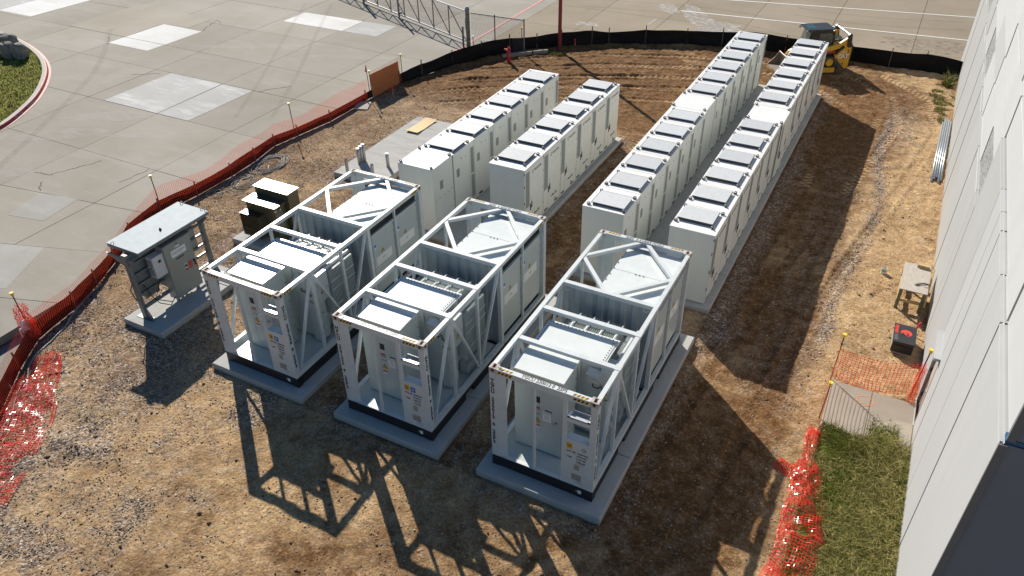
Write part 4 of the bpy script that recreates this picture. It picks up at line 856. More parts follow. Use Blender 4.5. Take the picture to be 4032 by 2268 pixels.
    if ygcu:
        MB().cyl((2.19,.004,1.46),(2.19,.012,1.46),.075,18).build('round_emblem', PAPER, t); MB().torus((2.19,.003,1.46),(1,0,0),(0,0,1),.05,.008,16,4).build('emblem_ring', INK, t); text('GS', .05, t, (2.19,.003,1.46), '-y', INK)
        rows = ('MAX. GR.  18.300 KGS', '                40.345 LBS', 'TARE       3.100 KGS', '                6.835 LBS')
    else:
        bs = plate('blue_sign', t, '-y', .012, 1.96, 2.09, 1.38, 1.53, BLUEP); text('D', .09, bs, (2.025,.007,1.455), '-y', PAPER)
        rows = ('MAX.GR.  18.000 KG', '               39.680 LB', 'TARE      3.500 KG', '               7.716 LB')
    for i, s_ in enumerate(rows): text(s_, .062, t, (1.80,.0095,1.31-.085*i), '-y', INK, align='LEFT', sx=.82, bold=.001)
    plate('data_plate', t, '-y', .012, 1.98,2.10,.80,.95, mat('tan_plate', (.36,.30,.24), .6)); plate('data_plate', t, '-y', .012, 1.93,2.15,.48,.66, mat('bronze_plate', (.30,.27,.24), .5, var=.2, vscale=30))
    MB().torus((.24,.06,H_+.0),(1,0,0),(0,0,1),.04,.011,8,5,0,math.pi).build('lashing_ring', FRAMEW, t)
    return t
skid(SK[0], 'HPCU', '227248 8', 'leftmost white steel skid, beside the roofed control rack', 1, True, False)
skid(SK[1], 'HPCU', '227235 9', 'middle white steel skid, between the two other skids', 1, True, False)
skid(SK[2], 'YGCU', '230013 0', 'rightmost and nearest white steel skid, lettered YGCU 230013', 2, False, True)

# ------------------------------------------------------------------ battery cabinets in rows
CW, CP, CH = 1.301, 1.368, 2.341
def eyes(parent, spots):
    mb = MB().torus((0,0,.035),(1,0,0),(0,0,1),.045,.016,10,5,-.4,math.pi+.4).cyl((0,0,0),(0,0,.022),.05,10).cyl((-.06,0,.03),(.06,0,.03),.012,6)
    me = None
    for x, y, rz in spots:
        if me is None: o = mb.build('lifting_eye', EYE, parent, (x,y,CH), True); me = o.data
        else: o = link('lifting_eye', me, parent, (x,y,CH))
        o.rotation_euler = (0,0,rz)
def cabinet_common(t, depth):
    MB().box(.012,CW-.012,.006,depth-.006,.1,CH-.03).build('body', WHITE, t)
    MB().box(0,CW,.009,depth-.009,CH-.03,CH).build('roof', ROOFW, t)
    mb = MB(); mb.box(.03,CW-.03,.02,depth-.02,.03,.1); mb.build('plinth', WHITE, t)
    mb = MB()
    for x in (.08, CW-.16):
        for y in (.06, depth-.14): mb.box(x,x+.08,y,y+.08,0,.03)
    mb.build('feet', BLACKP, t)
def louvre_strip(t, x, y0, y1, z0, z1, sgn):
    o = MB().box(min(x,x+sgn*.004),max(x,x+sgn*.004),y0,y1,z0,z1).build('grille', GRILLE, t)
    mb = MB(); z = z0+.02
    while z < z1-.02: mb.box(min(x+sgn*.004,x+sgn*.010),max(x+sgn*.004,x+sgn*.010),y0+.012,y1-.012,z,z+.012); z += .032
    mb.build('slats', GRILLE, o)
def battery_cabinet():
    t = empty('battery_cabinet'); cabinet_common(t, CP)
    # raised roof hatch
    h = MB().box(.09,1.09,.42,1.17,CH+.068,CH+.088).build('roof_hatch', HATCH, t)
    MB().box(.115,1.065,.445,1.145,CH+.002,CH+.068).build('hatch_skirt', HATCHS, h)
    mb = MB()
    for x in np.arange(.12, 1.06, .085): mb.box(x,x+.035,.436,.446,CH+.012,CH+.06)
    for y in np.arange(.46, 1.13, .085): mb.box(1.064,1.074,y,y+.035,CH+.012,CH+.06)
    mb.build('hatch_slots', GRILLED, h)
    MB().box(.085,1.095,.415,.425,CH+.045,CH+.090).box(1.085,1.097,.415,1.175,CH+.045,CH+.090).build('hatch_lip', HATCHS, h)
    eyes(t, ((.07,.33,.3),(1.12,.33,-.3),(1.16,1.22,.3),(.07,1.24,-.3)))
    # front with door (+x)
    F_ = CW-.012
    d = MB().box(F_,F_+.012,.03,CP-.03,.19,CH-.06).build('front_door', WHITE, t)
    MB().box(F_+.0005,F_+.004,CP-.028,CP-.020,.12,CH-.04).build('door_seam', DARKGAP, t); MB().box(F_+.0125,F_+.014,.36,.364,.2,CH-.08).build('door_fold', GRILLE, d)
    louvre_strip(t, F_+.012, .06, .33, .93, 2.20, 1)
    for y, z in ((.38,.74),(.47,.80)): MB().box(F_+.012,F_+.028,y,y+.042,z,z+.20).box(F_+.012,F_+.022,y+.008,y+.034,z+.20,z+.24).build('door_handle', BLACK, d)
    mb = MB().box(F_+.012,F_+.014,.45,.50,1.08,1.11).box(F_+.012,F_+.014,.45,.50,1.16,1.19); mb.build('handle_label', GRILLE, d)
    MB().torus((F_+.013,.60,2.07),(0,1,0),(0,0,1),.05,.011,9,4,math.pi*.35,math.pi*1.5).build('emblem', INK, d)
    text('PROLOGIS', .105, d, (F_+.0125,.94,2.07), '+x', INK, sx=1.0, bold=.003)
    text('edison BTL', .11, d, (F_+.0125,.86,.47), '+x', INK, sx=.9, bold=.004)
    mb = MB().box(F_+.012,F_+.014,.62,.72,1.80,1.812).box(F_+.012,F_+.014,.9,1.0,1.80,1.812).box(F_+.012,F_+.014,.66,.685,1.72,1.745).box(F_+.012,F_+.014,.94,.965,1.72,1.745); mb.build('status_lamps', GRILLE, d)
    triangle_sign(d, '+x', F_+.012, .93, .27, .10)
    for y in (.10, .92): MB().box(F_-.02,F_+.003,y,y+.26,.105,.185).build('fork_pocket', DARKGAP, t)
    # back (-x)
    b_ = .012
    for z0, z1 in ((1.17,2.12),(.24,1.10)):
        MB().box(b_-.006,b_,.05,.30,z0-.03,z1+.03).build('grille_frame', WHITE, t); louvre_strip(t, b_-.006, .075, .275, z0, z1, -1)
    louvre_strip(t, b_, 1.02, 1.2, 1.42, 1.72, -1)
    MB().box(b_-.003,b_,.86,.90,1.98,2.05).build('badge', INKG, t); MB().cyl((b_-.01,.6,1.98),(b_,.6,1.98),.018,8).build('sensor_port', GRILLE, t)
    MB().box(b_-.003,b_,.012,.018,.12,CH-.04).build('door_seam', GRILLE, t); MB().box(b_-.004,b_-.0005,.345,.351,.12,CH-.04).build('door_seam', GRILLE, t)
    for y in (.16, .92): MB().box(b_-.003,b_+.02,y,y+.24,.105,.185).build('fork_pocket', DARKGAP, t)
    # hinge blocks on the end wall
    mb = MB()
    for z in (.5,1.1,1.7,2.15): mb.box(CW-.03,CW-.008,-.002,.008,z,z+.09)
    mb.build('hinge', DARKGAP, t)
    return t
def plain_cabinet(depth, kind):
    t = empty('combiner_cabinet'); cabinet_common(t, depth)
    eyes(t, ((.07,.08,.3),(CW-.07,.08,-.3),(CW-.07,depth-.08,.3),(.07,depth-.08,-.3)))
    F_ = CW-.012
    if kind == 'rear':      # seen from its back: blank panel, small grille, bolted lower cover
        louvre_strip(t, F_, .42, .60, 1.45, 1.75, 1)
        c = MB().box(F_,F_+.01,.1,depth-.06,.2,1.22).build('bolted_cover', WHITE, t); mb = MB()
        for y in np.linspace(.15, depth-.11, 5):
            for z in (.25, 1.17): mb.cyl((F_+.01,y,z),(F_+.018,y,z),.014,6)
        for z in (.5,.8): mb.cyl((F_+.01,.15,z),(F_+.018,.15,z),.014,6); mb.cyl((F_+.01,depth-.11,z),(F_+.018,depth-.11,z),.014,6)
        mb.build('cover_bolts', GRILLED, c); mb = MB()
        for z in (.78,.40):
            for k in range(4): mb.box(F_+.01,F_+.013,.48+k*.12,.54+k*.12,z,z+.24)
        mb.build('louvres', ROOFW, c)
        MB().box(F_-.02,F_+.001,depth-.03,depth-.006,.1,CH-.04).build('corner_gap', GRILLE, t); MB().box(-.004,.02,.002,.03,.1,CH).build('edge_trim', WHITE, t)
    elif kind == 'front':
        MB().box(F_,F_+.012,.05,depth-.04,.2,CH-.06).build('front_door', WHITE, t); louvre_strip(t, F_+.012, .2, .46, .95, 2.15, 1)
        MB().box(F_+.012,F_+.04,.56,.61,.8,1.08).build('door_handle', BLACK, t); MB().box(F_-.02,F_+.002,.006,.03,.1,CH-.04).build('corner_gap', DARKGAP, t)
        for y in (.15,.9): MB().box(F_-.02,F_+.003,y,y+.26,.105,.185).build('fork_pocket', DARKGAP, t)
    return t
proto = battery_cabinet(); plainR = plain_cabinet(1.25, 'rear'); plainR2 = plain_cabinet(1.448, 'rear2') ; plainF = plain_cabinet(1.448, 'front')
index_children()
ORD = ['first','second','third','fourth','fifth','sixth','seventh','eighth','ninth','tenth','eleventh','twelfth','thirteenth']
rows = [('leftmost row', -7.759, 9.149, 6, False, True), ('second row from the left', -5.141, 9.167, 6, False, False), ('third row from the left', -1.364, 7.984, 13, True, True), ('rightmost row', 1.259, 8.03, 13, True, False)]
used_first = {}
def use(p):
    if p.name not in used_first: used_first[p.name] = 1; return p
    return copy_tree(p)
for rname, x0, y0, n, mid, back in rows:
    y = y0; vi = 0
    for i in range(n):
        if mid and i == 6:
            o = use(plainR2 if back else plainF); o.location = (x0+(-.03 if back else .06), y, .2); y += 1.448
            tag(o, 'flat topped white cabinet without hatch, midway along the %s' % rname, 'cabinet', 'flat topped cabinets in the rows'); continue
        o = use(proto)
        if back: o.location = (x0+CW, y+CP, .2); o.rotation_euler = (0,0,math.pi)
        else: o.location = (x0, y, .2); o.rotation_euler = (0,0,0)
        y += CP
        lab = '%s hatched white cabinet counting from the near end, %s' % (ORD[vi], rname)
        tag(o, lab, 'battery cabinet', 'battery cabinets standing in four rows'); vi += 1
o = use(plainR); o.location = (-7.79, 7.90, .2); tag(o, 'flat topped white cabinet at the near end of the leftmost row', 'cabinet', 'flat topped cabinets in the rows')

# ------------------------------------------------------------------ roofed control rack
t = empty('control_rack', (-11.4,1.5,.25)); tag(t, 'grey roofed rack carrying a control panel, beside the leftmost skid', 'control rack')
def RB(name, m, *bs, parent=None):
    mb = MB()
    for b in bs: mb.box(b[0]+11.4, b[1]+11.4, b[2]-1.5, b[3]-1.5, b[4]-.25, b[5]-.25)
    return mb.build(name, m, parent or t)
for yc in (.24, 2.86):
    p = RB('post', RACK, (-11.56,-11.40,yc-.045,yc+.045,.25,2.38)); RB('foot_plate', RACK, (-11.78,-11.15,yc-.09,yc+.09,.25,.265), parent=p)
    MB().extr([(-.16,.02),(.24,.02),(.02,.42),(-.14,.42)], 'y', yc-1.5-.012, yc-1.5+.012).build('foot_gusset', RACK, p)
    MB().extr([(-.85,2.02),(.28,2.02),(.02,1.78),(-.14,1.72),(-.3,1.78)], 'y', yc-1.5-.02, yc-1.5+.02).build('roof_bracket', RACK, p)
mb = MB(); mb.box(-.95,.31,-1.11,1.45,2.185,2.205); rr = mb.build('roof', RACKROOF, t); MB().box(-.94,.30,-1.10,-1.06,2.08,2.185).box(.26,.30,-1.06,1.40,2.10,2.185).box(-.94,.30,1.40,1.44,2.08,2.185).build('roof_edge', RACK, rr)
for x, y in ((-.72,-1.08),(-.75,1.42),(.05,1.43),(.22,1.43)): MB().torus((x,y,2.23),(0,1,0),(0,0,1),.045,.01,10,5).build('lifting_ring', EYE, rr)
MB().cyl((-.12,.05,2.205),(-.12,.05,2.29),.045,8,.01).build('roof_spike', CATB, rr)
for z in (.52,.98,1.28,1.62,1.96,2.26): RB('rail', RACK, (-11.52,-11.46,.28,2.82,z,z+.06))
RB('bottom_rail', RACK, (-11.42,-11.36,.28,2.82,.62,.70))
RB('back_box', RACK, (-11.74,-11.53,.34,1.12,1.02,2.1)); RB('back_box', RACK, (-11.80,-11.53,1.2,2.2,.7,2.15)); RB('back_box', RACK, (-11.72,-11.53,.5,.95,.75,1.0)); RB('back_box', PANELG, (-11.70,-11.53,2.2,2.6,1.2,2.0)); RB('label_plate', PAPER, (-11.735,-11.53,.35,.44,1.55,1.68))
cb = RB('control_cabinet', PANELG, (-11.42,-11.115,1.13,2.10,.42,2.20)); dr = RB('cabinet_door', PANELG, (-11.115,-11.095,1.145,2.085,.44,2.18), parent=cb); RB('rain_hood', RACK, (-11.44,-11.08,1.11,2.12,2.20,2.225), parent=cb)
RB('leg', RACK, (-11.3,-11.2,1.2,1.26,.25,.42), parent=cb); RB('leg', RACK, (-11.3,-11.2,1.95,2.01,.25,.42), parent=cb)
XD = -11.095; Pn = lambda nm, y0, y1, z0, z1, m: RB(nm, m, (XD,XD+.005,y0,y1,z0,z1), parent=dr)
nb = Pn('nameplate', 1.34, 1.86, 1.73, 1.95, PAPER); q = text('FLEXGEN', .10, nb, (XD+11.4+.006,.10,1.60), '+x', INKG, sx=1.05); text('POWERSYSTEMS', .022, nb, (XD+11.4+.006,.16,1.525), '+x', INKG)
Pn('small_plate', 1.52, 1.68, 2.0, 2.04, PAPER); Pn('green_strip', 1.46, 1.74, 1.62, 1.665, GREENS); Pn('red_notice', 1.80, 1.92, 1.12, 1.36, mat('notice_red', (.50,.06,.07), .5, var=.3, vscale=40)); Pn('orange_sticker', 1.19, 1.27, 1.56, 1.60, ORS)
for z in (1.30, 1.17):
    Pn('switch_label', 1.66, 1.73, z+.02, z+.06, PAPER); MB().cyl((XD+11.4,1.695-1.5,z-.25),(XD+11.4+.035,1.695-1.5,z-.25),.026,10).build('push_button', REDP if z < 1.2 else BLACK, dr)
MB().cyl((XD+11.4,2.0-1.5,1.06),(XD+11.4+.03,2.0-1.5,1.06),.035,10).bar((XD+11.4+.03,.5,1.06),(XD+11.4+.03,.53,.88),.02,.03).build('rotary_handle', BLACK, dr)
for z in (.5,2.1): MB().cyl((XD+11.4,1.6-1.5,z-.25),(XD+11.4+.012,1.6-1.5,z-.25),.018,8).build('door_bolt', BLACK, dr)
ac = RB('heat_exchanger', ACW, (-11.42,-11.16,.76,1.13,1.36,2.03)); 
for z in (1.42,1.74): RB('vent_grille', GRILLE, (-11.40,-11.2,.752,.76,z,z+.22), parent=ac)
RB('display', BLACK, (-11.16,-11.154,.93,1.02,1.80,1.88), parent=ac); RB('control_strip', BLACK, (-11.36,-11.27,.75,.757,1.66,1.70), parent=ac)
MB().tube([(.2,-.3,.3),(.15,-.55,.05),(.05,-.8,.25),(0,-.95,.6),(-.1,-1.0,1.0)], .014, 6).build('cable', CABLEB, t); MB().tube([(.05,-.5,1.1),(.1,-.75,.7),(.05,-.9,.45),(.2,-.5,.15),(.2,-.3,.3)], .014, 6).build('cable', CABLEB, t)
MB().tube([(-.1,-1.25,1.3),(-.15,-1.4,1.0),(-.2,-1.3,.6),(-.15,-1.2,.3)], .015, 6).build('cable', CABLEB, t); MB().cyl((-.05,.05,0),(-.05,.05,.45),.04,8).cyl((-.05,.2,0),(-.05,.2,.45),.04,8).build('conduit', ALU, t)

# ------------------------------------------------------------------ dark green transformer
t = empty('transformer', (-11.2,5.4,.25)); tag(t, 'dark green finned transformer behind the leftmost skid', 'transformer')
def TB(name, m, *bs, parent=None):
    mb = MB()
    for b in bs: mb.box(b[0]+11.2, b[1]+11.2, b[2]-5.4, b[3]-5.4, b[4]-.25, b[5]-.25)
    return mb.build(name, m, parent or t)
tk = TB('tank', OLIVE, (-12.0,-10.78,5.14,5.62,.27,1.49)); TB('tank_cover', OLIVE, (-12.07,-10.70,5.06,5.625,1.49,1.525), parent=tk)
mb = MB()
for i in range(15): x = -.79+i*.056; mb.box(x-.08,x-.068,4.84-5.4,5.14-5.4,.1,.92)
mb.build('cooling_fins', OLIVE, tk)
TB('fin_band', OLIVE, (-12.08,-11.28,4.855,4.87,.6,.64), parent=tk); TB('valve_plate', STEEL, (-10.78,-10.72,5.1,5.16,1.36,1.43), parent=tk); MB().cyl((.42,-.1,1.15),(.52,-.1,1.15),.03,8).build('gauge', STEEL, tk)
cbx = TB('cable_cabinet', OLIVE, (-12.0,-10.62,5.64,6.14,.27,1.77)); TB('cabinet_roof', OLIVE, (-12.05,-10.58,5.60,6.18,1.77,1.80), parent=cbx)
TB('cabinet_door', OLIVE, (-11.96,-11.32,6.14,6.155,.35,1.72), parent=cbx); TB('cabinet_door', OLIVE, (-11.30,-10.66,6.14,6.155,.35,1.72), parent=cbx); TB('side_lip', OLIVE, (-10.62,-10.605,5.64,5.67,.3,1.75), parent=cbx); TB('base_skirt', OLIVE, (-11.95,-10.65,5.16,6.12,.25,.30))

# ------------------------------------------------------------------ conduit stubs and board on the empty pad
for i, (x, y, h, lab) in enumerate(((-11.89,10.12,.77,'short open conduit stub at the left corner of the empty pad'),(-11.90,10.88,.88,'nearest of the three tall conduit stubs standing close together'),(-11.88,11.02,.92,'middle of the three tall conduit stubs standing close together'),(-11.86,11.15,.95,'farthest of the three tall conduit stubs standing close together'),(-10.92,10.40,.64,'open conduit stub just behind the leftmost skid corner'),(-10.76,11.17,.79,'lone capped conduit stub nearest the leftmost cabinet row'))):
    t = empty('conduit_stub', (x,y,.25)); tag(t, lab, 'conduit', 'conduit stubs on the empty pad'); r_ = .065
    if i in (0,4):
        mb = MB().cyl((0,0,0),(0,0,h-.25),r_,14,cap=False); mb.cyl((0,0,h-.25),(0,0,h-.5),r_*.86,14,cap=False); mb.build('pipe', ALU, t, None, True); MB().torus((0,0,h-.25),(1,0,0),(0,1,0),r_*.93,.008,14,4).build('rim', ALU, t); MB().cyl((0,0,.05),(0,0,.06),r_*.85,14).build('pipe_inside', DARKGAP, t)
    else:
        MB().cyl((0,0,0),(0,0,h-.25),r_,14).build('pipe', ALU, t, None, True); MB().cyl((0,0,h-.25),(0,0,h-.23),r_*1.08,14).build('cap', PVC, t)
def sheet(name, lx, ly, thick, m, nx_, ny_, fz, loc, rz, label, cat):
    V = []; 
    for s in (0, thick):
        for j in range(ny_+1):
            for i in range(nx_+1): x = -lx/2+lx*i/nx_; y = -ly/2+ly*j/ny_; V.append((x,y,fz(x,y)+s))
    n1 = (nx_+1)*(ny_+1); q = lambda i,j,s: s*n1+j*(nx_+1)+i; F = []
    for j in range(ny_):
        for i in range(nx_): F += [(q(i,j,1),q(i+1,j,1),q(i+1,j+1,1),q(i,j+1,1)), (q(i,j+1,0),q(i+1,j+1,0),q(i+1,j,0),q(i,j,0))]
    for i in range(nx_): F += [(q(i,0,0),q(i+1,0,0),q(i+1,0,1),q(i,0,1)), (q(i,ny_,1),q(i+1,ny_,1),q(i+1,ny_,0),q(i,ny_,0))]
    for j in range(ny_): F += [(q(0,j,1),q(0,j+1,1),q(0,j+1,0),q(0,j,0)), (q(nx_,j,0),q(nx_,j+1,0),q(nx_,j+1,1),q(nx_,j,1))]
    o = MB().add(V, F).build(name, m, None, loc); o.rotation_euler = (0,0,rz); tag(o, label, cat); return o
sheet('plywood_board', .58, 1.48, .012, PLY, 6, 14, lambda x,y: .012+.05*abs(y/.74)**3+.012*math.sin(y*5+x*3)**2, (-11.66,14.87,.252), -.01, 'buckled plywood board lying on the empty concrete pad', 'board')
# ------------------------------------------------------------------ tilt-up building on the right
YAW = 0.0100
bld = empty('warehouse_building', (8.445,-1.0,0), YAW); tag(bld, 'large white panelled building with a charcoal end wall at the right edge', 'building')
BL, BH = 34.4, 11.5
MB().box(.16,40,.16,BL,-.3,BH-.01).build('core', WALLJ, bld)
def panel(s0, s1, z0, z1, proud, m, g=.026, name='wall_panel'):
    """panel on the long wall facing -x; proud = how far its face stands out of the core"""
    o = MB().box(.155-proud,.17,s0+g,s1-g,z0,z1).build(name, m, bld); return o
def zone(splits, z0, z1, base, mats=(WALLW, WALLG), dp=.012):
    for k, (a, b) in enumerate(zip(splits[:-1], splits[1:])): panel(a, b, z0, z1, base+(k % 2)*dp, mats[k % len(mats)] if len(mats) > 1 else mats[0])
zone([0,2.86,4.36,5.98], -.3, 5.99, .150, (WALLW, WALLW), .006)
# the bay with the door: panel split round the opening
panel(5.98, 6.80, -.3, 5.99, .150, WALLW); panel(6.80, 7.80, 2.08, 5.99, .150, WALLW, .0); panel(7.80, 10.6, -.3, 5.99, .150, WALLG)
zone([10.6,11.45], -.3, 4.18, .150, (WALLG,)); zone([11.45,14.3,17.0,19.2,20.6,21.9,24.2,26.6,29.5,32.0,BL], -.3, 4.18, .146, (WALLG, WALLG), .008)
zone([10.6,13.2], 4.19, 5.2, .085, (PEBBLE,)); zone([13.2,16.6,19.8], 4.19, 5.2, .10, (WALLB, WALLB)); zone([19.8,22.4], 4.19, 5.2, .085, (PEBBLE,)); zone([22.4,25.0,27.6], 4.19, 5.2, .10, (WALLW, WALLG)); zone([27.6,30.0], 4.19, 5.2, .085, (PEBBLE,)); zone([30.0,BL], 4.19, 5.2, .10, (WALLW,))
zone([10.6,16.5,20.6,25.4,30,BL], 5.21, 6.02, .085, (WALLB, WALLW)); zone([0,2.86,4.3,10.6,13.0,16.4,21.0,27,BL], 6.03, 6.99, .06, (WALLB, WALLB), .02); zone([0,2.86,6.4,11.6,16.8,24,BL], 7.0, BH, .035, (WALLB, WALLB), .02)
for s0, s1, z, p in ((0,10.6,5.99,.150),(10.6,BL,4.18,.15),(0,BL,6.99,.062)):
    MB().add([(.153-p,s0,z-.05),(.153-p,s1,z-.05),(.153-p+.055,s1,z+.004),(.153-p+.055,s0,z+.004)], [(3,2,1,0)]).build('chamfer_strip', WALLE, bld)
# charcoal end wall facing the camera side, corner trim
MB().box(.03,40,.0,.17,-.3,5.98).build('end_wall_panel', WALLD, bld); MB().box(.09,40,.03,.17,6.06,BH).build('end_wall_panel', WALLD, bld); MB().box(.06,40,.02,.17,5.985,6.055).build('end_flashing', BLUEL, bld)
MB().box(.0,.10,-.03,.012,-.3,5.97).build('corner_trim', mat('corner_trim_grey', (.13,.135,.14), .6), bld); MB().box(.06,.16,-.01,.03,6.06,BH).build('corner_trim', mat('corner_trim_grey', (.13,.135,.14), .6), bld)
MB().box(.1,40.2,-.05,BL+.1,BH,BH+.12).build('parapet_cap', WALLG, bld)
# door with hood
dr = MB().box(.07,.12,6.83,7.77,.06,2.04).build('door', DOORB, bld); MB().box(.0,.07,6.80,6.84,.06,2.07).box(.0,.07,7.76,7.80,.06,2.07).box(.0,.07,6.80,7.80,2.04,2.08).build('door_frame', PANELG, dr); MB().box(.02,.07,6.9,6.96,.98,1.06).bar((.0,6.93,1.02),(.0,7.06,1.02),.02,.02).build('door_lever', STEEL, dr)
for z in (.3,1.1,1.85): MB().cyl((.05,7.74,z-.05),(.05,7.74,z+.05),.02,6).build('hinge', CATB, dr)
MB().box(-.13,.005,6.72,7.88,2.12,2.19).build('door_hood', WALLW, bld); MB().box(-.02,.004,6.78,7.82,-.02,.075).build('threshold', WALLE, bld)

# ------------------------------------------------------------------ fences
def resample(P, step):
    P = np.array(P, float); d = np.r_[0, np.cumsum(np.hypot(*np.diff(P[:,:2], axis=0).T))]; n = max(2, int(d[-1]/step)+1); t = np.linspace(0, d[-1], n)
    return np.stack([np.interp(t, d, P[:,k]) for k in range(P.shape[1])], 1)
def net_mesh(G, wv=.007, wh=.0045, knot=.013):
    """G[nu,nv,3] lattice -> thin ribbons along both directions plus knots"""
    nu, nv = G.shape[:2]; gu = np.gradient(G, axis=0); gv = np.gradient(G, axis=1)
    gu /= np.linalg.norm(gu, axis=2, keepdims=True)+1e-9; gv /= np.linalg.norm(gv, axis=2, keepdims=True)+1e-9
    Vs = []; Fs = []; off = 0
    def quads(a, b, c, d):
        nonlocal off
        n = a.shape[0]*a.shape[1]; V = np.stack([a,b,c,d], 2).reshape(-1, 3); Vs.append(V); Fs.append(np.arange(n*4).reshape(n, 4)+off); off += n*4
    p, q = G[:, :-1], G[:, 1:]; u0, u1 = gu[:, :-1]*wv/2, gu[:, 1:]*wv/2; quads(p-u0, p+u0, q+u1, q-u1)
    p, q = G[:-1], G[1:]; v0, v1 = gv[:-1]*wh/2, gv[1:]*wh/2; quads(p-v0, q-v1, q+v1, p+v0)
    if knot: quads(G-gu*knot/2-gv*knot/2, G+gu*knot/2-gv*knot/2, G+gu*knot/2+gv*knot/2, G-gu*knot/2+gv*knot/2)
    return np.concatenate(Vs), np.concatenate(Fs)
def path_norm(P):
    t = np.gradient(P[:,:2], axis=0); t /= np.linalg.norm(t, axis=1, keepdims=True)+1e-9; return np.stack([-t[:,1], t[:,0]], 1)
def lean_fence(P, hts, step, rows, wob, seed, z0=.02, lean=0.0, sag=.0):
    """lattice of a standing sheet: path P (x,y,topheight)"""
    Q = resample([(p[0],p[1],h) for p, h in zip(P, hts)], step); Nn = path_norm(Q); nu = len(Q); G = np.zeros((nu, rows+1, 3)); s = np.arange(nu)*step
    for k in range(rows+1):
        t = k/rows; off = wob*(fbm(s, np.full(nu, t*1.2), 1.1, seed, 3)-.5)*2*(1-.55*abs(2*t-1))+lean*t
        G[:,k,0] = Q[:,0]+Nn[:,0]*off; G[:,k,1] = Q[:,1]+Nn[:,1]*off; G[:,k,2] = z0+(Q[:,2]*(.86+.28*vn(s, s*0, .55, seed+5))-z0)*t
    return G
def sheet_from(G, name, m, parent=None):
    nu, nv = G.shape[:2]; idx = np.arange(nu*nv).reshape(nu, nv); F = np.stack([idx[:-1,:-1], idx[1:,:-1], idx[1:,1:], idx[:-1,1:]], -1).reshape(-1, 4); return np_mesh(name, G.reshape(-1, 3), F, m, parent, smooth=True)

# black silt fabric along the left, then round the far side
iL = 18
left = FENCE[1:iL+1]; hl = [.55,.56,.55,.52,.54,.52,.50,.48,.53,.56,.5,.48,.5,.46,.44,.46,.44,.5]
sf = empty('silt_fence', (left[0][0], left[0][1], 0)); tag(sf, 'black silt fabric running behind the orange net on the left', 'silt fence'); 
def world_child(o, parent): o.parent = parent; o.location = -Vector(parent.location); return o
world_child(sheet_from(lean_fence(left, hl, .09, 9, .07, 61), 'fabric', SILT), sf)
WSTK = mat('weathered_stake_wood', (.12,.09,.07), .8, var=.3, vscale=20)
for i, (x, y) in enumerate(left):
    world_child(MB().box(x-.02,x+.02,y-.02,y+.02,0,hl[i]+.1).build('stake', WSTK), sf)
far = [(-15.6,19.0)]+FENCE[19:]; hf = [.5]+[.68,.66,.76,.84,.70,.76,.84,.72,.88,.72,.90,.84,.78,.84,.86,.74,.94,.76][:len(far)-1]
while len(hf) < len(far): hf.append(.7)
sf2 = empty('silt_fence', (far[0][0], far[0][1], 0)); tag(sf2, 'long black silt fence curving along the far side to the building', 'silt fence')
world_child(sheet_from(lean_fence(far, hf, .10, 9, .10, 71), 'fabric', SILT), sf2)
for i, (x, y) in enumerate(far): world_child(MB().box(x-.02,x+.02,y-.02,y+.02,0,hf[i]+.16).build('stake', WSTK), sf2)

# orange net on the left, standing a hand in front of the fabric
NP = [(p[0]+.12, p[1]-.02) for p in FENCE[1:18]]
NH = [1.05,1.04,1.02,1.0,.92,.96,.98,.94,.96,1.1,1.0,.96,1.0,1.08,1.0,1.02,1.12]
nt_ = empty('orange_safety_net', (NP[0][0], NP[0][1], 0)); tag(nt_, 'orange plastic safety net standing along the edge of the left apron', 'safety net')
V, F = net_mesh(lean_fence(NP, NH, .07, 15, .12, 81, .03, -.05), .0085, .0055, .019); world_child(np_mesh('netting', V, F, ORANGEN), nt_)
def stake(x, y, h, lean, label, cap=CAPY, r=.016, z0=None):
    z0 = .02 if z0 is None else z0; t = empty('capped_stake', (x,y,z0)); tag(t, label, 'stake', 'rebar stakes with plastic caps')
    MB().cyl((0,0,-.1),(lean[0],lean[1],h),r,7).build('rebar', REBAR, t); MB().cyl((lean[0],lean[1],h-.04),(lean[0]*1.03,lean[1]*1.03,h+.05),.042,10).cyl((lean[0],lean[1],h+.05),(lean[0],lean[1],h+.065),.055,10).build('cap', cap, t); return t
stake(-13.83,-1.72,1.5,(-.12,.02),'yellow capped stake at the bottom left with bunched net round it'); stake(-16.12,4.95,1.42,(-.1,.03),'yellow capped stake behind the roof of the control rack'); stake(-16.08,12.0,1.45,(-.1,.05),'yellow capped stake in the middle of the left net, past the cable coils')
stake(-15.72,16.92,1.25,(-.06,.05),'yellow capped stake at the near edge of the orange plywood'); stake(-15.6,19.25,1.32,(-.03,.03),'yellow capped stake at the far edge of the orange plywood')
t = empty('flag_stake', (-15.66,16.72,.02)); tag(t, 'tall dark stake with a red pennant by the orange plywood', 'flag stake'); MB().cyl((0,0,-.1),(-.08,.02,1.62),.016,7).build('rebar', REBAR, t)
MB().add([(-.08,.02,1.68),(.0,-.05,1.38),(-.16,.07,1.38),(-.08,.08,1.38),(-.02,-.06,1.34),(-.15,-.0,1.34)], [(0,1,2),(0,2,3),(0,4,1),(0,5,4),(0,2,5)]).build('pennant', mat('pennant_red', (.75,.03,.02), .5), t)
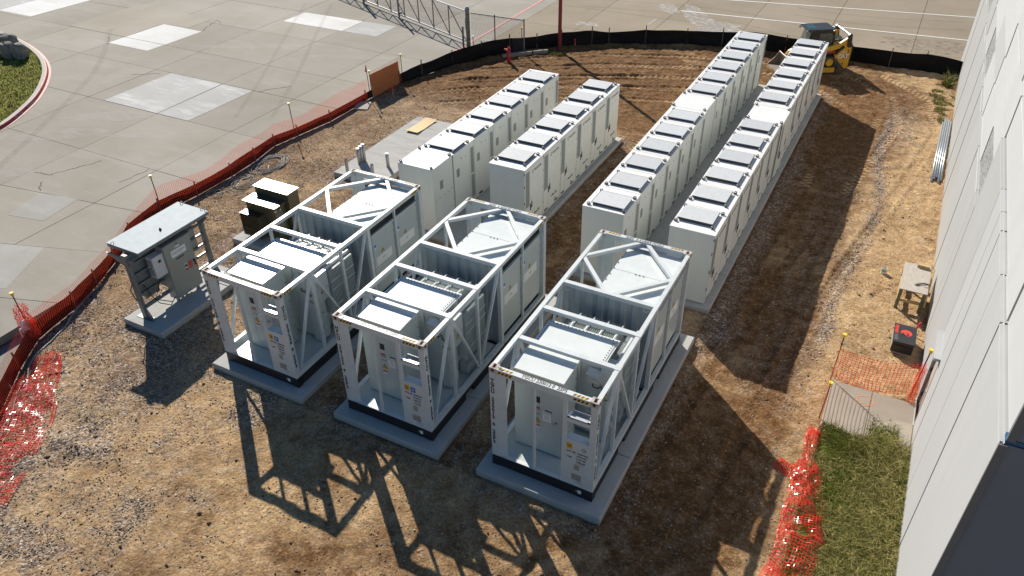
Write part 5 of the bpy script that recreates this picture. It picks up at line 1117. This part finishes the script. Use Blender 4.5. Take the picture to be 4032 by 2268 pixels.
# orange plywood screen panel with net over it
t = empty('plywood_screen', (-15.72,18.05,.0)); tag(t, 'upright orange brown plywood sheet screening the end of the net', 'plywood sheet')
a, b = Vector((-.04,-1.02,0)), Vector((.10,1.02,0)); mb = MB(); n = Vector((-(b-a).y, (b-a).x, 0)).normalized()*.009
vs = []; 
for z, ln in ((.04,0),(1.12,-.05)):
    for p in (a,b): vs += [p+n+Vector((ln,0,z)), p-n+Vector((ln,0,z))]
mb.add(vs, [(0,2,6,4),(3,1,5,7),(0,4,5,1),(2,3,7,6),(4,6,7,5),(0,1,3,2)]); mb.build('sheet', PLYO, t)
G = lean_fence([(.02,-1.02),(.17,1.02)], [1.19,1.19], .062, 18, .02, 88, .05, 0); V, F = net_mesh(G, .007, .006, .011); np_mesh('netting', V, F, mat('dull_orange_net', (.52,.10,.04), .5), t)
tag(MB().box(-.3,.3,-.4,.4,0,.05).build('broken_board', PLYD, None, (-15.55,15.95,.05)), 'broken grey board flat on the soil near the orange plywood', 'board'); bpy.data.objects['broken_board'].rotation_euler = (.03,.05,.4)

# crumpled net heaps
def heap(name, C, length, width, rz, hgt_, seed, nu, nv, label, m=RED2, taper=None, path=None, wv=.016):
    u = np.linspace(0, 1, nu)[:,None]*np.ones((1,nv)); v = np.linspace(-.5, .5, nv)[None]*np.ones((nu,1))
    x = u*length-length/2; y = v*width*(taper(u) if taper else 1)
    f1 = fbm(u*length, v*width, 1.6, seed, 2)-.5; f2 = fbm(u*length+9, v*width+4, 1.4, seed+1, 2)-.5; f3 = fbm(u*length, v*width*1.6, 2.6, seed+2, 3)
    x = x+f1*.12; y = y+f2*.16; z = .03+hgt_*np.clip(f3*1.9-.45, 0, 1)*(1-(2*np.abs(v))**2*.7)
    c, s = math.cos(rz), math.sin(rz)
    if path is not None:
        Q = resample(path, .02); Nn = path_norm(Q); ii = np.clip((u+f1*.06)*(len(Q)-1), 0, len(Q)-1).astype(int); X_ = Q[ii,0]+Nn[ii,0]*y; Y_ = Q[ii,1]+Nn[ii,1]*y; G = np.stack([X_-C[0], Y_-C[1], z], -1)
    else: G = np.stack([x*c-y*s, x*s+y*c, z], -1)
    t = empty(name, (C[0], C[1], .02)); tag(t, label, 'net heap'); V, F = net_mesh(G, wv, .011, .026); np_mesh('netting', V, F, m, t); return t
heap('crumpled_net', (-11.6,-3.3), 3.3, 1.25, -.82, .18, 101, 70, 22, 'crumpled red orange net spread on the ground at the left edge', path=[(-12.75,-2.05),(-12.2,-2.65),(-11.6,-3.5),(-11.0,-4.2),(-10.4,-5.1),(-9.8,-6.2)], taper=lambda u: .55+.75*np.sin(np.clip(u*2.4,0,1.6)))
heap('crumpled_net', (6.45,1.6), 6.5, .8, 1.57, .26, 131, 108, 14, 'crumpled red net collapsed along the edge of the wild grass', path=[(6.36,4.65),(6.38,3.9),(6.42,3.1),(6.55,2.2),(6.62,1.5),(6.58,.6),(6.45,-.4),(6.3,-1.6)], taper=lambda u: .45+.7*np.clip(u*2.2,0,1))
heap('crumpled_net', (6.02,3.02), .7, .4, 0, .25, 151, 14, 8, 'torn flap of red net pulled out beside the grass', path=[(5.72,3.15),(6.0,3.05),(6.35,2.95)])
# bunched net round the bottom-left stake
r_ = np.random.default_rng(5); nu, nv = 26, 22; uu = np.linspace(0, 2*np.pi, nu)[:,None]*np.ones((1,nv)); vv = np.linspace(.25, 1.18, nv)[None]*np.ones((nu,1)); rad = .10+.20*fbm(uu*1.2, vv*4, 1.5, 9, 3)*(1.25-vv*.6)
G = np.stack([rad*np.cos(uu)+.1*(vn(uu*2, vv*6, 2, 3)-.5)-.06*vv, rad*np.sin(uu)+.1*(vn(uu*2, vv*6, 2, 4)-.5), vv+.12*(vn(uu*3, vv*3, 2, 6)-.5)], -1)
t = empty('bunched_net', (-13.72,-1.78,0)); tag(t, 'wad of red net gathered round the bottom left capped stake', 'net bundle'); V, F = net_mesh(G, .013, .010, .02); np_mesh('netting', V, F, RED2, t)
MB().box(-.02,.02,-.25,-.02,.35,.62).box(.05,.09,-.2,.0,.5,.85).build('white_tie', PAPER, t)

# right-hand net by the door
stake(6.33,6.62,1.42,(.02,.05),'yellow capped stake at the left end of the net by the door', r=.014); stake(8.2,6.85,1.5,(.08,.02),'yellow capped stake standing against the wall beside the door', r=.016); stake(6.32,5.05,1.12,(.03,.02),'yellow capped stake on the walkway edge, nearest the wild grass', r=.014)
t = empty('orange_safety_net', (6.34,6.6,0)); tag(t, 'orange net hung across the end of the walkway to the wall', 'safety net')
Q = np.linspace(0, 1, 23)[:,None]; K = np.linspace(0, 1, 15)[None]; sagt = .26*np.sin(np.pi*Q)*(1-K*.1)
gx_ = Q*1.93*np.ones_like(K)+.05*(vn(Q*6+K*0, K*5+Q*0, 1, 8)-.5); gy_ = .0+.22*Q*np.ones_like(K)-.10*np.sin(np.pi*Q)*(1-K)+.05*(vn(Q*7+K*0, K*4+Q*0, 1, 9)-.5); gz_ = .16+.95*K-.20*np.sin(np.pi*Q)*np.ones_like(K)+.06*Q*np.ones_like(K)
V, F = net_mesh(np.stack([gx_, gy_, np.maximum(gz_,.07)], -1), .010, .008, .024); np_mesh('netting', V, F, ORANGEN, t)
t = empty('orange_safety_net', (6.33,5.5,0)); tag(t, 'orange net seen edge on along the left side of the walkway', 'safety net')
G = lean_fence([(.0,1.15),(-.01,.3),(.0,-.45),(.02,-1.0)], [1.25,1.15,1.1,.95], .09, 14, .035, 171, .05, 0); V, F = net_mesh(G, .014, .010, .03); np_mesh('netting', V, F, ORANGEN, t)
t = empty('net_remnant', (8.22,6.75,0)); tag(t, 'bunched end of orange net tied to the stake against the wall', 'net bundle')
uu = np.linspace(0, 2*np.pi, 14)[:,None]*np.ones((1,18)); vv = np.linspace(.05, 1.05, 18)[None]*np.ones((14,1)); rad = .05+.06*fbm(uu, vv*5, 1.3, 19, 3)
V, F = net_mesh(np.stack([rad*np.cos(uu)+.03*vv, rad*np.sin(uu)-.12*(1-vv), vv], -1), .010, .007, .018); np_mesh('netting', V, F, ORANGEN, t)

# ------------------------------------------------------------------ gate, chain link, poles
def chainlink(A, B, z0, z1, name, parent, sp=.10, wd=.008):
    A = Vector(A); B = Vector(B); d = B-A; L0 = d.length; d.normalize(); H0 = z1-z0; mb = MB(); n = Vector((-d.y, d.x, 0))
    k = -H0
    while k < L0:
        for sgn in (1, -1):
            a0, a1 = max(k, 0), min(k+H0, L0)
            if a1 <= a0: continue
            za, zb = (a0-k, a1-k) if sgn > 0 else (H0-(a0-k), H0-(a1-k))
            p = A+d*a0+Vector((0,0,z0+za)); q = A+d*a1+Vector((0,0,z0+zb)); w_ = (q-p).cross(n).normalized()*wd/2
            mb.add([p-w_, q-w_, q+w_, p+w_], [(0,1,2,3)])
        k += sp
    return mb.build(name, GALV, parent)
g0 = Vector((-15.75,25.52,0)); gd = Vector((-.924,.382,0)).normalized(); GL = 15.5
gate = empty('cantilever_gate', g0); tag(gate, 'long truss braced chain link sliding gate on the far apron', 'gate')
MB().bar((0,0,.17), gd*GL+Vector((0,0,.17)), .06, .07).build('bottom_rail', RAILW, gate); MB().bar((0,0,1.78), gd*GL+Vector((0,0,1.78)), .06, .06).build('top_rail', RAILW, gate)
s = 0.0; st = 1.5; k = 0
while s < GL:
    p = gd*s
    if s > 0: MB().bar(p+Vector((0,0,.19)), p+Vector((0,0,1.76)), .045, .045).build('upright', GALV, gate)
    if s+st < GL: MB().bar(p+Vector((0,0,.2 if s >= 5.5 and s < 7 else 1.76 if False else .2)), p+gd*st+Vector((0,0,1.76)), .035, .035).build('brace', GALV, gate)
    s += st; k += 1
chainlink((0,0,0), gd*GL, .19, 1.76, 'chain_link', gate)
for s, r_, nm in ((6.55,.055,'inner guide post of the sliding gate, midway along it'),(10.6,.07,'outer guide post of the sliding gate near the top edge')):
    p = g0+gd*s+Vector((.1,-.22,0)); t = empty('gate_post', (p.x,p.y,0)); tag(t, nm, 'gate post', 'posts guiding the gate'); MB().cyl((0,0,-.05),(0,0,2.15),r_,12).build('post', GALV, t); MB().box(-.06,.06,.02,.22,.25,.36).box(-.06,.06,.02,.22,1.6,1.7).build('roller_bracket', CATB, t)
t = empty('gate_post', (-15.45,25.28,0)); tag(t, 'thick grey corner post where gate and chain link fence meet', 'gate post', 'posts guiding the gate'); MB().cyl((0,0,-.05),(0,0,2.02),.115,16).build('post', GALV, t); MB().cyl((0,0,2.02),(0,0,2.10),.115,16,.05).build('domed_cap', RAILW, t); MB().box(-.118,-.10,-.06,-.02,.9,1.5).build('red_sticker', REDP, t)
for z in (.4,.8,1.3,1.7): MB().torus((0,0,z),(1,0,0),(0,1,0),.118,.01,14,4).build('band', CATB, t)
t = empty('bollard', (-15.62,25.02,0)); tag(t, 'slim grey bollard beside the thick gate post', 'bollard'); MB().cyl((0,0,-.05),(0,0,1.08),.055,12).build('pipe', GALV, t); MB().cyl((0,0,1.08),(0,0,1.12),.055,12,.03).build('domed_cap', GALV, t)
t = empty('chain_link_fence', (-15.3,25.38,0)); tag(t, 'short chain link fence panel right of the thick gate post', 'fence')
chainlink((0,0,0), (3.15,.05,0), .05, 1.75, 'chain_link', t); MB().bar((0,0,1.76),(3.15,.05,1.76),.045,.045).build('top_rail', GALV, t)
for x in (1.42, 3.15): MB().cyl((x,.02,-.05),(x,.02,1.85),.032,10).build('post', GALV, t)
stake(-12.3,25.42,1.3,(0,0),'yellow capped stake at the right end of the chain link fence'); stake(-14.45,24.1,.95,(.0,.0),'white capped stake in front of the black fence by the gate post', PVC)
t = empty('light_pole', (-10.7,26.66,0)); tag(t, 'tall dark red steel pole rising out of frame behind the soil', 'pole'); MB().cyl((0,0,-.1),(0,0,8.5),.095,16).build('shaft', REDPOLE, t, None, True); MB().box(-.16,.16,-.16,.16,0,.05).build('base_plate', REDPOLE, t); MB().bar((0,0,8.3),(1.4,-.3,8.55),.08,.08).box(1.2,1.9,-.45,-.15,8.5,8.6).build('lamp_arm', REDPOLE, t)
t = empty('standpipe', (-12.26,23.9,0)); tag(t, 'red painted standpipe with capped outlets in front of the black fence', 'standpipe'); MB().cyl((0,0,-.05),(0,0,.74),.095,14).build('riser', REDPIPE, t, None, True); MB().cyl((-.2,0,.66),(.06,0,.66),.055,12).cyl((-.21,0,.66),(-.24,0,.66),.07,12).cyl((0,0,.74),(0,0,.80),.07,12).cyl((0,-.03,.80),(.0,.0,.88),.05,10).build('outlet', REDPIPE, t)
for x, y, h, lab in ((-15.05,17.62,.42,'short pink topped survey stake near the orange plywood'),(-10.2,27.55,.45,'short pink topped survey stake right of the red pole'),(8.02,9.55,.45,'short wooden stake with a pink ribbon beside the black job box')):
    t = empty('survey_stake', (x,y,.03)); tag(t, lab, 'survey stake', 'survey stakes with pink tops'); MB().box(-.02,.02,-.012,.012,-.05,h*.55).build('stake', LUMB, t); MB().box(-.024,.024,-.016,.016,h*.45,h).build('ribbon', PINK, t)
bpy.data.objects['survey_stake.002'].rotation_euler = (0,.25,0)
# old kerb remnant along the far fence
for i, (x0, y0, x1, y1) in enumerate(((-12.9,24.35,-11.75,25.5),(-11.7,25.55,-11.1,26.05))):
    tag(MB().bar((x0,y0,.1),(x1,y1,.1),.18,.24).build('old_kerb', OLDC), ('longer piece of old broken kerb below the black fence','short piece of old kerb beside the red pole')[i], 'kerb piece')
# boulders and shrub on the island
def boulder(loc, sc, seed, label, rz=0):
    import bmesh
    bm = bmesh.new(); bmesh.ops.create_icosphere(bm, subdivisions=3, radius=1.0)
    for v in bm.verts:
        c = v.co.copy(); q = max(abs(c.x), abs(c.y), abs(c.z)); c = c*(.55+.45/q); n_ = float(fbm(np.array([c.x*1.6+seed*3.1]), np.array([c.y*1.6+c.z*2.2]), 1.0, seed, 4)[0]); v.co = Vector((c.x*sc[0], c.y*sc[1], c.z*sc[2]))*(.72+.5*n_)
    me = bpy.data.meshes.new('boulder'); bm.to_mesh(me); bm.free(); me.materials.append(BOULD); o = link('boulder', me, None, (loc[0], loc[1], loc[2])); o.rotation_euler = (0,0,rz); tag(o, label, 'boulder', 'boulders on the grass island')
boulder((-36.35,13.05,.42), (.32,.38,.50), 2, 'left half of the split upright boulder on the grass', .4); boulder((-35.72,13.2,.42), (.32,.36,.50), 5, 'right half of the split upright boulder on the grass', .5); boulder((-38.4,14.1,.4), (.7,.45,.42), 9, 'largest boulder at the left edge of the picture, behind the split one', .3)
n = 900; a = rng.uniform(0, 2*np.pi, n); q = np.sqrt(rng.uniform(0, 1, n)); sx_, sy_ = -37.0+np.cos(a)*q*.5, 12.9+np.sin(a)*q*.4
tag(blades('shrub', sx_, sy_, np.full(n, .1)+rng.uniform(0,.2,n), rng.uniform(.1,.3,n), .03, .9, [GM[1], GM[2], mat('pale_leaf', (.22,.23,.12), .6)], 77, None, 2), 'pale low shrub left of the split boulder', 'shrub')

# ------------------------------------------------------------------ things by the wall
t = empty('work_table', (7.78,11.3,0)); tag(t, 'rough plywood work table on timber legs against the wall', 'table')
MB().box(-.36,.36,-.75,.76,.73,.755).build('table_top', PLYD, t)
for x in (-.31,.30):
    for y in (-.68,.69): MB().box(x-.045,x+.045,y-.02,y+.02,0,.73).build('leg', LUMBG, t)
for y in (-.68,.69): MB().box(-.28,.27,y+.021,y+.06,.28,.37).build('stretcher', LUMB, t)
MB().box(-.36,-.32,-.66,.67,.62,.73).box(.31,.35,-.66,.67,.62,.73).build('apron_board', LUMB, t); MB().box(-.355,-.30,-.62,.63,.25,.34).build('stretcher', LUMB, t)
tag(MB().box(-.17,.17,-.045,.045,0,.09).build('wood_block', LUMB, None, (7.93,11.95,.756)), 'pale timber offcut lying on the far end of the work table', 'wood block'); bpy.data.objects['wood_block'].rotation_euler = (0,0,-.06)
mb = MB(); r_ = random.Random(4); 
for k in range(3): mb.tube([(.18*math.cos(a*1.0+k)+r_.uniform(-.03,.03), .1*math.sin(a*1.3+k*2)+r_.uniform(-.02,.02), .008+.004*k) for a in np.linspace(0, 5.5, 22)], .005, 5)
tag(mb.build('wire_coil', CABLEB, None, (7.98,11.0,.757)), 'thin dark wire tangled on the work table top', 'wire')
tag(MB().box(-.018,.018,-.8,.75,-.04,.0).build('leaning_board', LUMB, None, (8.19,11.2,.62)), 'narrow board leaning between the work table and the wall', 'board'); bpy.data.objects['leaning_board'].rotation_euler = (.25,.2,0)
t = empty('job_box', (7.79,8.85,0)); tag(t, 'black job box printed with a red round logo by the wall', 'job box'); t.rotation_euler = (0,0,.03)
bx = MB().box(-.25,.27,-.40,.40,.09,.42).build('box_body', BBOX, t); MB().box(-.27,.29,-.42,.42,.42,.45).build('lid', BBOX, t); MB().box(-.22,.24,-.36,.36,.0,.09).build('skid_base', PLYD, t)
MB().box(-.258,-.25,-.36,.38,.12,.40).build('worn_side', mat('worn_grey_side', (.30,.31,.27), .5, var=.3, vscale=6), t); MB().box(-.22,.24,-.43,-.421,.30,.325).build('front_ridge', BBOX, t)
text('raven', .17, t, (-.19,.16,.4515), (0,0,R(-90)), RAVR, bold=.004); text('volt', .17, t, (-.19,-.21,.4515), (0,0,R(-90)), RAVG, bold=.002)
MB().cyl((.04,.05,.451),(.04,.05,.4535),.14,24).build('round_logo', RAVR, t); MB().prism([(.02+.10*math.cos(a), .0+.075*math.sin(a)-.01) for a in (2*math.pi*i/16 for i in range(16))], .4535, .455).build('logo_hollow', BBOX, t); MB().prism([(-.06,.06),(.05,-.06),(.07,-.01),(.0,.075)], .455, .4565).build('logo_wing', RAVR, t)
t = empty('pipe_stub', (6.95,12.32,.03)); tag(t, 'short white plastic pipe stub standing in the bare soil', 'pipe'); mb = MB().cyl((0,0,-.05),(0,0,.2),.085,16,cap=False); mb.cyl((0,0,.2),(0,0,.05),.072,16,cap=False); mb.build('pipe', PVC, t, None, True); MB().cyl((0,0,.1),(0,0,.101),.072,16).build('pipe_inside', GRILLE, t); MB().cyl((0,0,.12),(0,0,.155),.0862,16,cap=False).build('green_band', mat('green_print', (.05,.28,.18), .5), t)
for i in range(5):
    o = MB().cyl((0,0,0),(0,5.9+.25*(i%2),0),.035,10).build('steel_pipe', STEEL, None, (7.79+.075*i,19.35+.2*(i%3),.08+.012*(i%2)), True); o.rotation_euler = (0,0,-.006)
    tag(o, ('outermost galvanised pipe of the bundle along the wall','second galvanised pipe from the outside of the bundle','middle galvanised pipe of the bundle along the wall','second galvanised pipe from the wall in the bundle','galvanised pipe of the bundle closest to the wall')[i], 'steel pipe', 'galvanised pipes by the wall')

# ------------------------------------------------------------------ cables on the ground
def cable(pts, r, m, label, z=.05):
    P = smooth_path([(x,y) for x,y in pts], 6); mb = MB().tube([(x, y, float(soil_z(x,y))+r*.9) for x,y in P], r, 6); return tag(mb.build('ground_cable', m), label, 'cable')
cable([(-14.35,.95),(-14.2,.3),(-13.82,-.5),(-13.46,-1.05),(-13.18,-1.9),(-12.9,-2.5),(-12.3,-3.0),(-12.0,-3.25)], .022, CABLE, 'pale grey cable snaking down beside the left fabric')
cable([(-12.55,-2.9),(-12.0,-3.55),(-11.66,-3.85),(-11.2,-4.4),(-10.7,-5.3)], .016, CABLE, 'thin pale cable running over the crumpled net at left')
rr_ = random.Random(9)
def coil(cx, cy, rx, ry, n, label, seed):
    q = random.Random(seed); mb = MB()
    for k in range(n):
        ox, oy, s_, a0 = q.uniform(-.18,.18), q.uniform(-.18,.18), q.uniform(.7,1.1), q.uniform(0,6)
        mb.tube([(cx+ox+rx*s_*math.cos(a), cy+oy+ry*s_*math.sin(a), float(soil_z(cx+ox+rx*s_*math.cos(a), cy+oy+ry*s_*math.sin(a)))+.02+.02*k/ n+.03*math.sin(a*2+a0)**2) for a in np.linspace(a0, a0+5.9, 26)], .012, 5)
    tag(mb.build('cable_coil', CABLE), label, 'cable coil', 'coils of cable by the left net')
coil(-15.35,9.6,.5,.75,9,'largest loose coil of pale cable by the left net',3); coil(-15.2,7.9,.4,.6,4,'middle coil of pale cable between the large coil and the control rack',6); coil(-15.35,6.9,.25,.28,2,'smallest loop of pale cable nearest the control rack',8)
cable([(-15.5,6.9),(-15.2,7.5),(-15.4,8.2),(-15.0,8.9),(-15.3,9.5)], .012, CABLE, 'single cable strand linking the coils by the left net')

# ------------------------------------------------------------------ compact track loader
LD = empty('track_loader', (1.68,29.6,.02), R(212)); tag(LD, 'yellow and black compact track loader beyond the rightmost cabinet row', 'track loader')
# local axes: +x forward, +y machine left (towards the camera side), z up
for sy in (1, -1):
    yc = sy*.66; w2 = .17
    prof = [(-1.02,.02),(.72,.0),(.92,.10),(.95,.26),(.80,.40),(-.10,.80),(-.42,.86),(-.66,.78),(-1.16,.28),(-1.18,.12)]
    tr = MB().extr(prof, 'y', yc-w2, yc+w2).build('track', TRACKR, LD)
    inner = [(x*.86-.02, .06+(z-.04)*.80) for x, z in prof]; MB().extr(inner, 'y', yc+sy*w2-.012, yc+sy*w2+.012).build('track_recess', CATB, tr)
    MB().extr([(-.72,.12),(.45,.12),(.5,.28),(-.1,.36),(-.7,.34)], 'y', yc+sy*(w2-.02)-.03, yc+sy*(w2+.01)+.03).build('track_frame', CATY, tr)
    MB().cyl((-.38,yc+sy*(w2-.05),.60),(-.38,yc+sy*(w2+.05),.60),.17,18).build('drive_sprocket', CATY, tr)
    for x, z, r0 in ((-.95,.2,.16),(.70,.2,.17),(-.45,.1,.08),(-.1,.1,.08),(.25,.1,.08)): MB().cyl((x,yc+sy*(w2-.04),z),(x,yc+sy*(w2+.03),z),r0,14).build('roller', TRACKR, tr)
    mb = MB()
    for i in range(len(prof)):
        p, q = Vector((prof[i][0],0,prof[i][1])), Vector((prof[(i+1)%len(prof)][0],0,prof[(i+1)%len(prof)][1])); d = q-p; n = Vector((d.z,0,-d.x)).normalized(); k = max(1, int(d.length/.11))
        for j in range(k): c = p+d*((j+.5)/k)+n*.014; mb.bar(c-Vector((0,w2,0))+Vector((0,yc,0)), c+Vector((0,w2,0))+Vector((0,yc,0)), .03, .05, up=tuple(n))
    mb.build('track_lugs', TRACKR, tr)
    # rear upright (tower) panel, lift arm
    tw = MB().extr([(-1.36,.30),(-1.02,.22),(-.62,.72),(-.62,.95),(-.98,1.36),(-1.36,1.30)], 'y', sy*.60, sy*.80).build('rear_tower', CATY, LD)
    MB().extr([(-1.40,.34),(-1.36,.30),(-1.36,1.36),(-1.43,1.36)], 'y', sy*.50, sy*.81).build('tower_edge', CATB, tw)
    MB().extr([(-1.02,1.30),(-.66,.95),(-.58,1.02),(-.94,1.38)], 'y', sy*.58, sy*.82).build('tower_shadow_gap', CATB, tw)
    arm = MB().extr([(-1.22,1.36),(-1.06,1.30),(.35,.92),(.95,.62),(1.26,.20),(1.38,.28),(1.08,.74),(.45,1.10),(-.75,1.46),(-1.12,1.72),(-1.25,1.70)], 'y', sy*.62, sy*.74).build('lift_arm', CATY, LD)
    MB().extr([(-1.34,1.28),(-1.14,1.28),(-1.08,1.86),(-1.16,1.93),(-1.26,1.9)], 'y', sy*.66, sy*.80).build('lift_link', CATB, LD)
    for x, z in ((-1.24,1.16),(-1.24,1.06)): MB().cyl((x,sy*.80,z),(x,sy*.812,z),.035,10).build('pivot_pin', CATB, tw)
    MB().box(-.95,.10,sy*.55 if sy > 0 else -.58,sy*.58 if sy > 0 else -.55,.62,1.0).build('engine_side', CATB, LD)
    if sy > 0:
        MB().box(-.82,-.18,.745,.752,1.02,1.12).build('red_stripe', REDP, arm); MB().box(-1.05,-.88,.742,.75,1.24,1.34).build('model_decal', PAPER, arm)
        q = text('CAT', .27, tw, (-1.02,.806,.86), (R(90),0,R(180)), PAPER, sx=.95, bold=.012); MB().extr([(-1.20,.80),(-1.06,.72),(-1.02,.80),(-1.10,.98),(-1.2,.94)], 'y', .801, .804).build('red_shield', REDP, tw)
        MB().extr([(-.97,.79),(-1.06,.79),(-1.015,.87)], 'y', .810, .812).build('yellow_triangle', YEL, tw); text('259D3', .07, tw, (-1.04,.806,1.06), (R(90),0,R(180)), PAPER, bold=.004); MB().cyl((-1.06,.80,.52),(-1.06,.806,.52),.05,3).build('scuff', CATB, tw)
MB().cyl((-1.18,-.72,1.86),(-1.18,.72,1.86),.045,12).build('cross_tube', STEEL, LD)
MB().extr([(-1.32,.36),(.72,.36),(.78,.62),(.30,.72),(-.9,.98),(-1.34,.9)], 'y', -.5, .5).build('chassis', CATB, LD); MB().extr([(-1.36,.62),(-.55,.62),(-.55,1.42),(-.80,1.46),(-1.3,1.32)], 'y', -.55, .55).build('engine_hood', CATY, LD); MB().box(-1.15,-.65,-.35,.35,1.42,1.50).build('hood_grille', CATB, LD)
MB().tube([(-.75,.3,1.46),(-.85,.32,1.56),(-1.0,.35,1.5),(-1.1,.4,1.62)], .022, 6).build('hose', CATB, LD)
cabn = MB().extr([(-.62,.72),(.62,.62),(.70,1.28),(.55,2.02),(-.40,2.04),(-.56,1.92)], 'y', -.47, .47).build('cab', CATB, LD)
MB().extr([(-.46,1.10),(.18,1.10),(.18,1.86),(-.34,1.88),(-.46,1.78)], 'y', .471, .476).build('side_window', GLASS, cabn); MB().extr([(-.46,1.10),(.18,1.10),(.18,1.86),(-.34,1.88),(-.46,1.78)], 'y', -.476, -.471).build('side_window', GLASS, cabn)
mb = MB()
for k in range(9): mb.bar((-.46+.07*k,.480,1.10),(-.46+.07*k+.12,.480,1.84),.008,.006); mb.bar((-.44,.480,1.14+.08*k),(.18,.480,1.18+.08*k),.008,.006)
mb.build('window_mesh', CATB, cabn); MB().add([(.632,-.40,.98),(.632,.40,.98),(.588,.40,1.9),(.588,-.40,1.9)], [(0,1,2,3)]).add([(.668,-.40,1.0),(.668,.40,1.0),(.712,.40,1.30),(.60,.40,1.9),(.60,-.40,1.9),(.712,-.40,1.30)], [(0,1,2,5),(5,2,3,4)]).build('front_window', GLASS, cabn)
MB().add([(-.52,-.52,2.045),(.82,-.52,2.03),(.82,.52,2.03),(-.52,.52,2.045),(-.50,-.5,2.10),(.80,-.5,2.085),(.80,.5,2.085),(-.50,.5,2.10)], [(3,2,1,0),(4,5,6,7),(0,1,5,4),(1,2,6,5),(2,3,7,6),(3,0,4,7)]).build('cab_roof', CATB, cabn); MB().box(.28,.66,-.3,.3,2.088,2.094).build('roof_window', mat('green_roof_glass', (.03,.07,.06), .1), cabn)
for y in (.42,-.42): MB().cyl((.80,y,1.99),(.88,y,1.98),.05,10).build('work_lamp', STEEL, cabn)
MB().tube([(.70,.46,1.25),(.86,.5,1.32),(.84,.5,1.5),(.70,.46,1.52)], .014, 6).build('grab_handle', CATB, cabn)
bk = MB().extr([(1.35,.02),(2.02,.0),(2.04,.03),(1.42,.08),(1.34,.30),(1.46,.66),(1.42,.68),(1.28,.34)], 'y', -.88, .88).build('bucket', BUCKET, LD)
for y in (-.88,.86): MB().extr([(1.35,.03),(2.0,.02),(1.62,.38),(1.45,.66),(1.30,.34)], 'y', y, y+.02).build('bucket_side', BUCKET, bk)
MB().box(1.96,2.06,-.89,.89,-.005,.02).build('cutting_edge', STEEL, bk); MB().box(1.22,1.34,-.6,.6,.10,.55).build('coupler', CATB, LD)

# pieces too small to tell apart stay joined in one part
for o in bpy.data.objects:
    if o.parent and o.name.split('.')[0] in ('lid_bolts','roof_bolts','bolt_row','cover_bolts','track_lugs','cooling_fins','radiator','slats','hatch_slots','window_mesh','status_lamps','louvres','louvre','netting','chain_link','feet','hinge','hazard_stripes','handle_label','netting','pipe_stub_row'):
        o['kind'] = 'stuff'
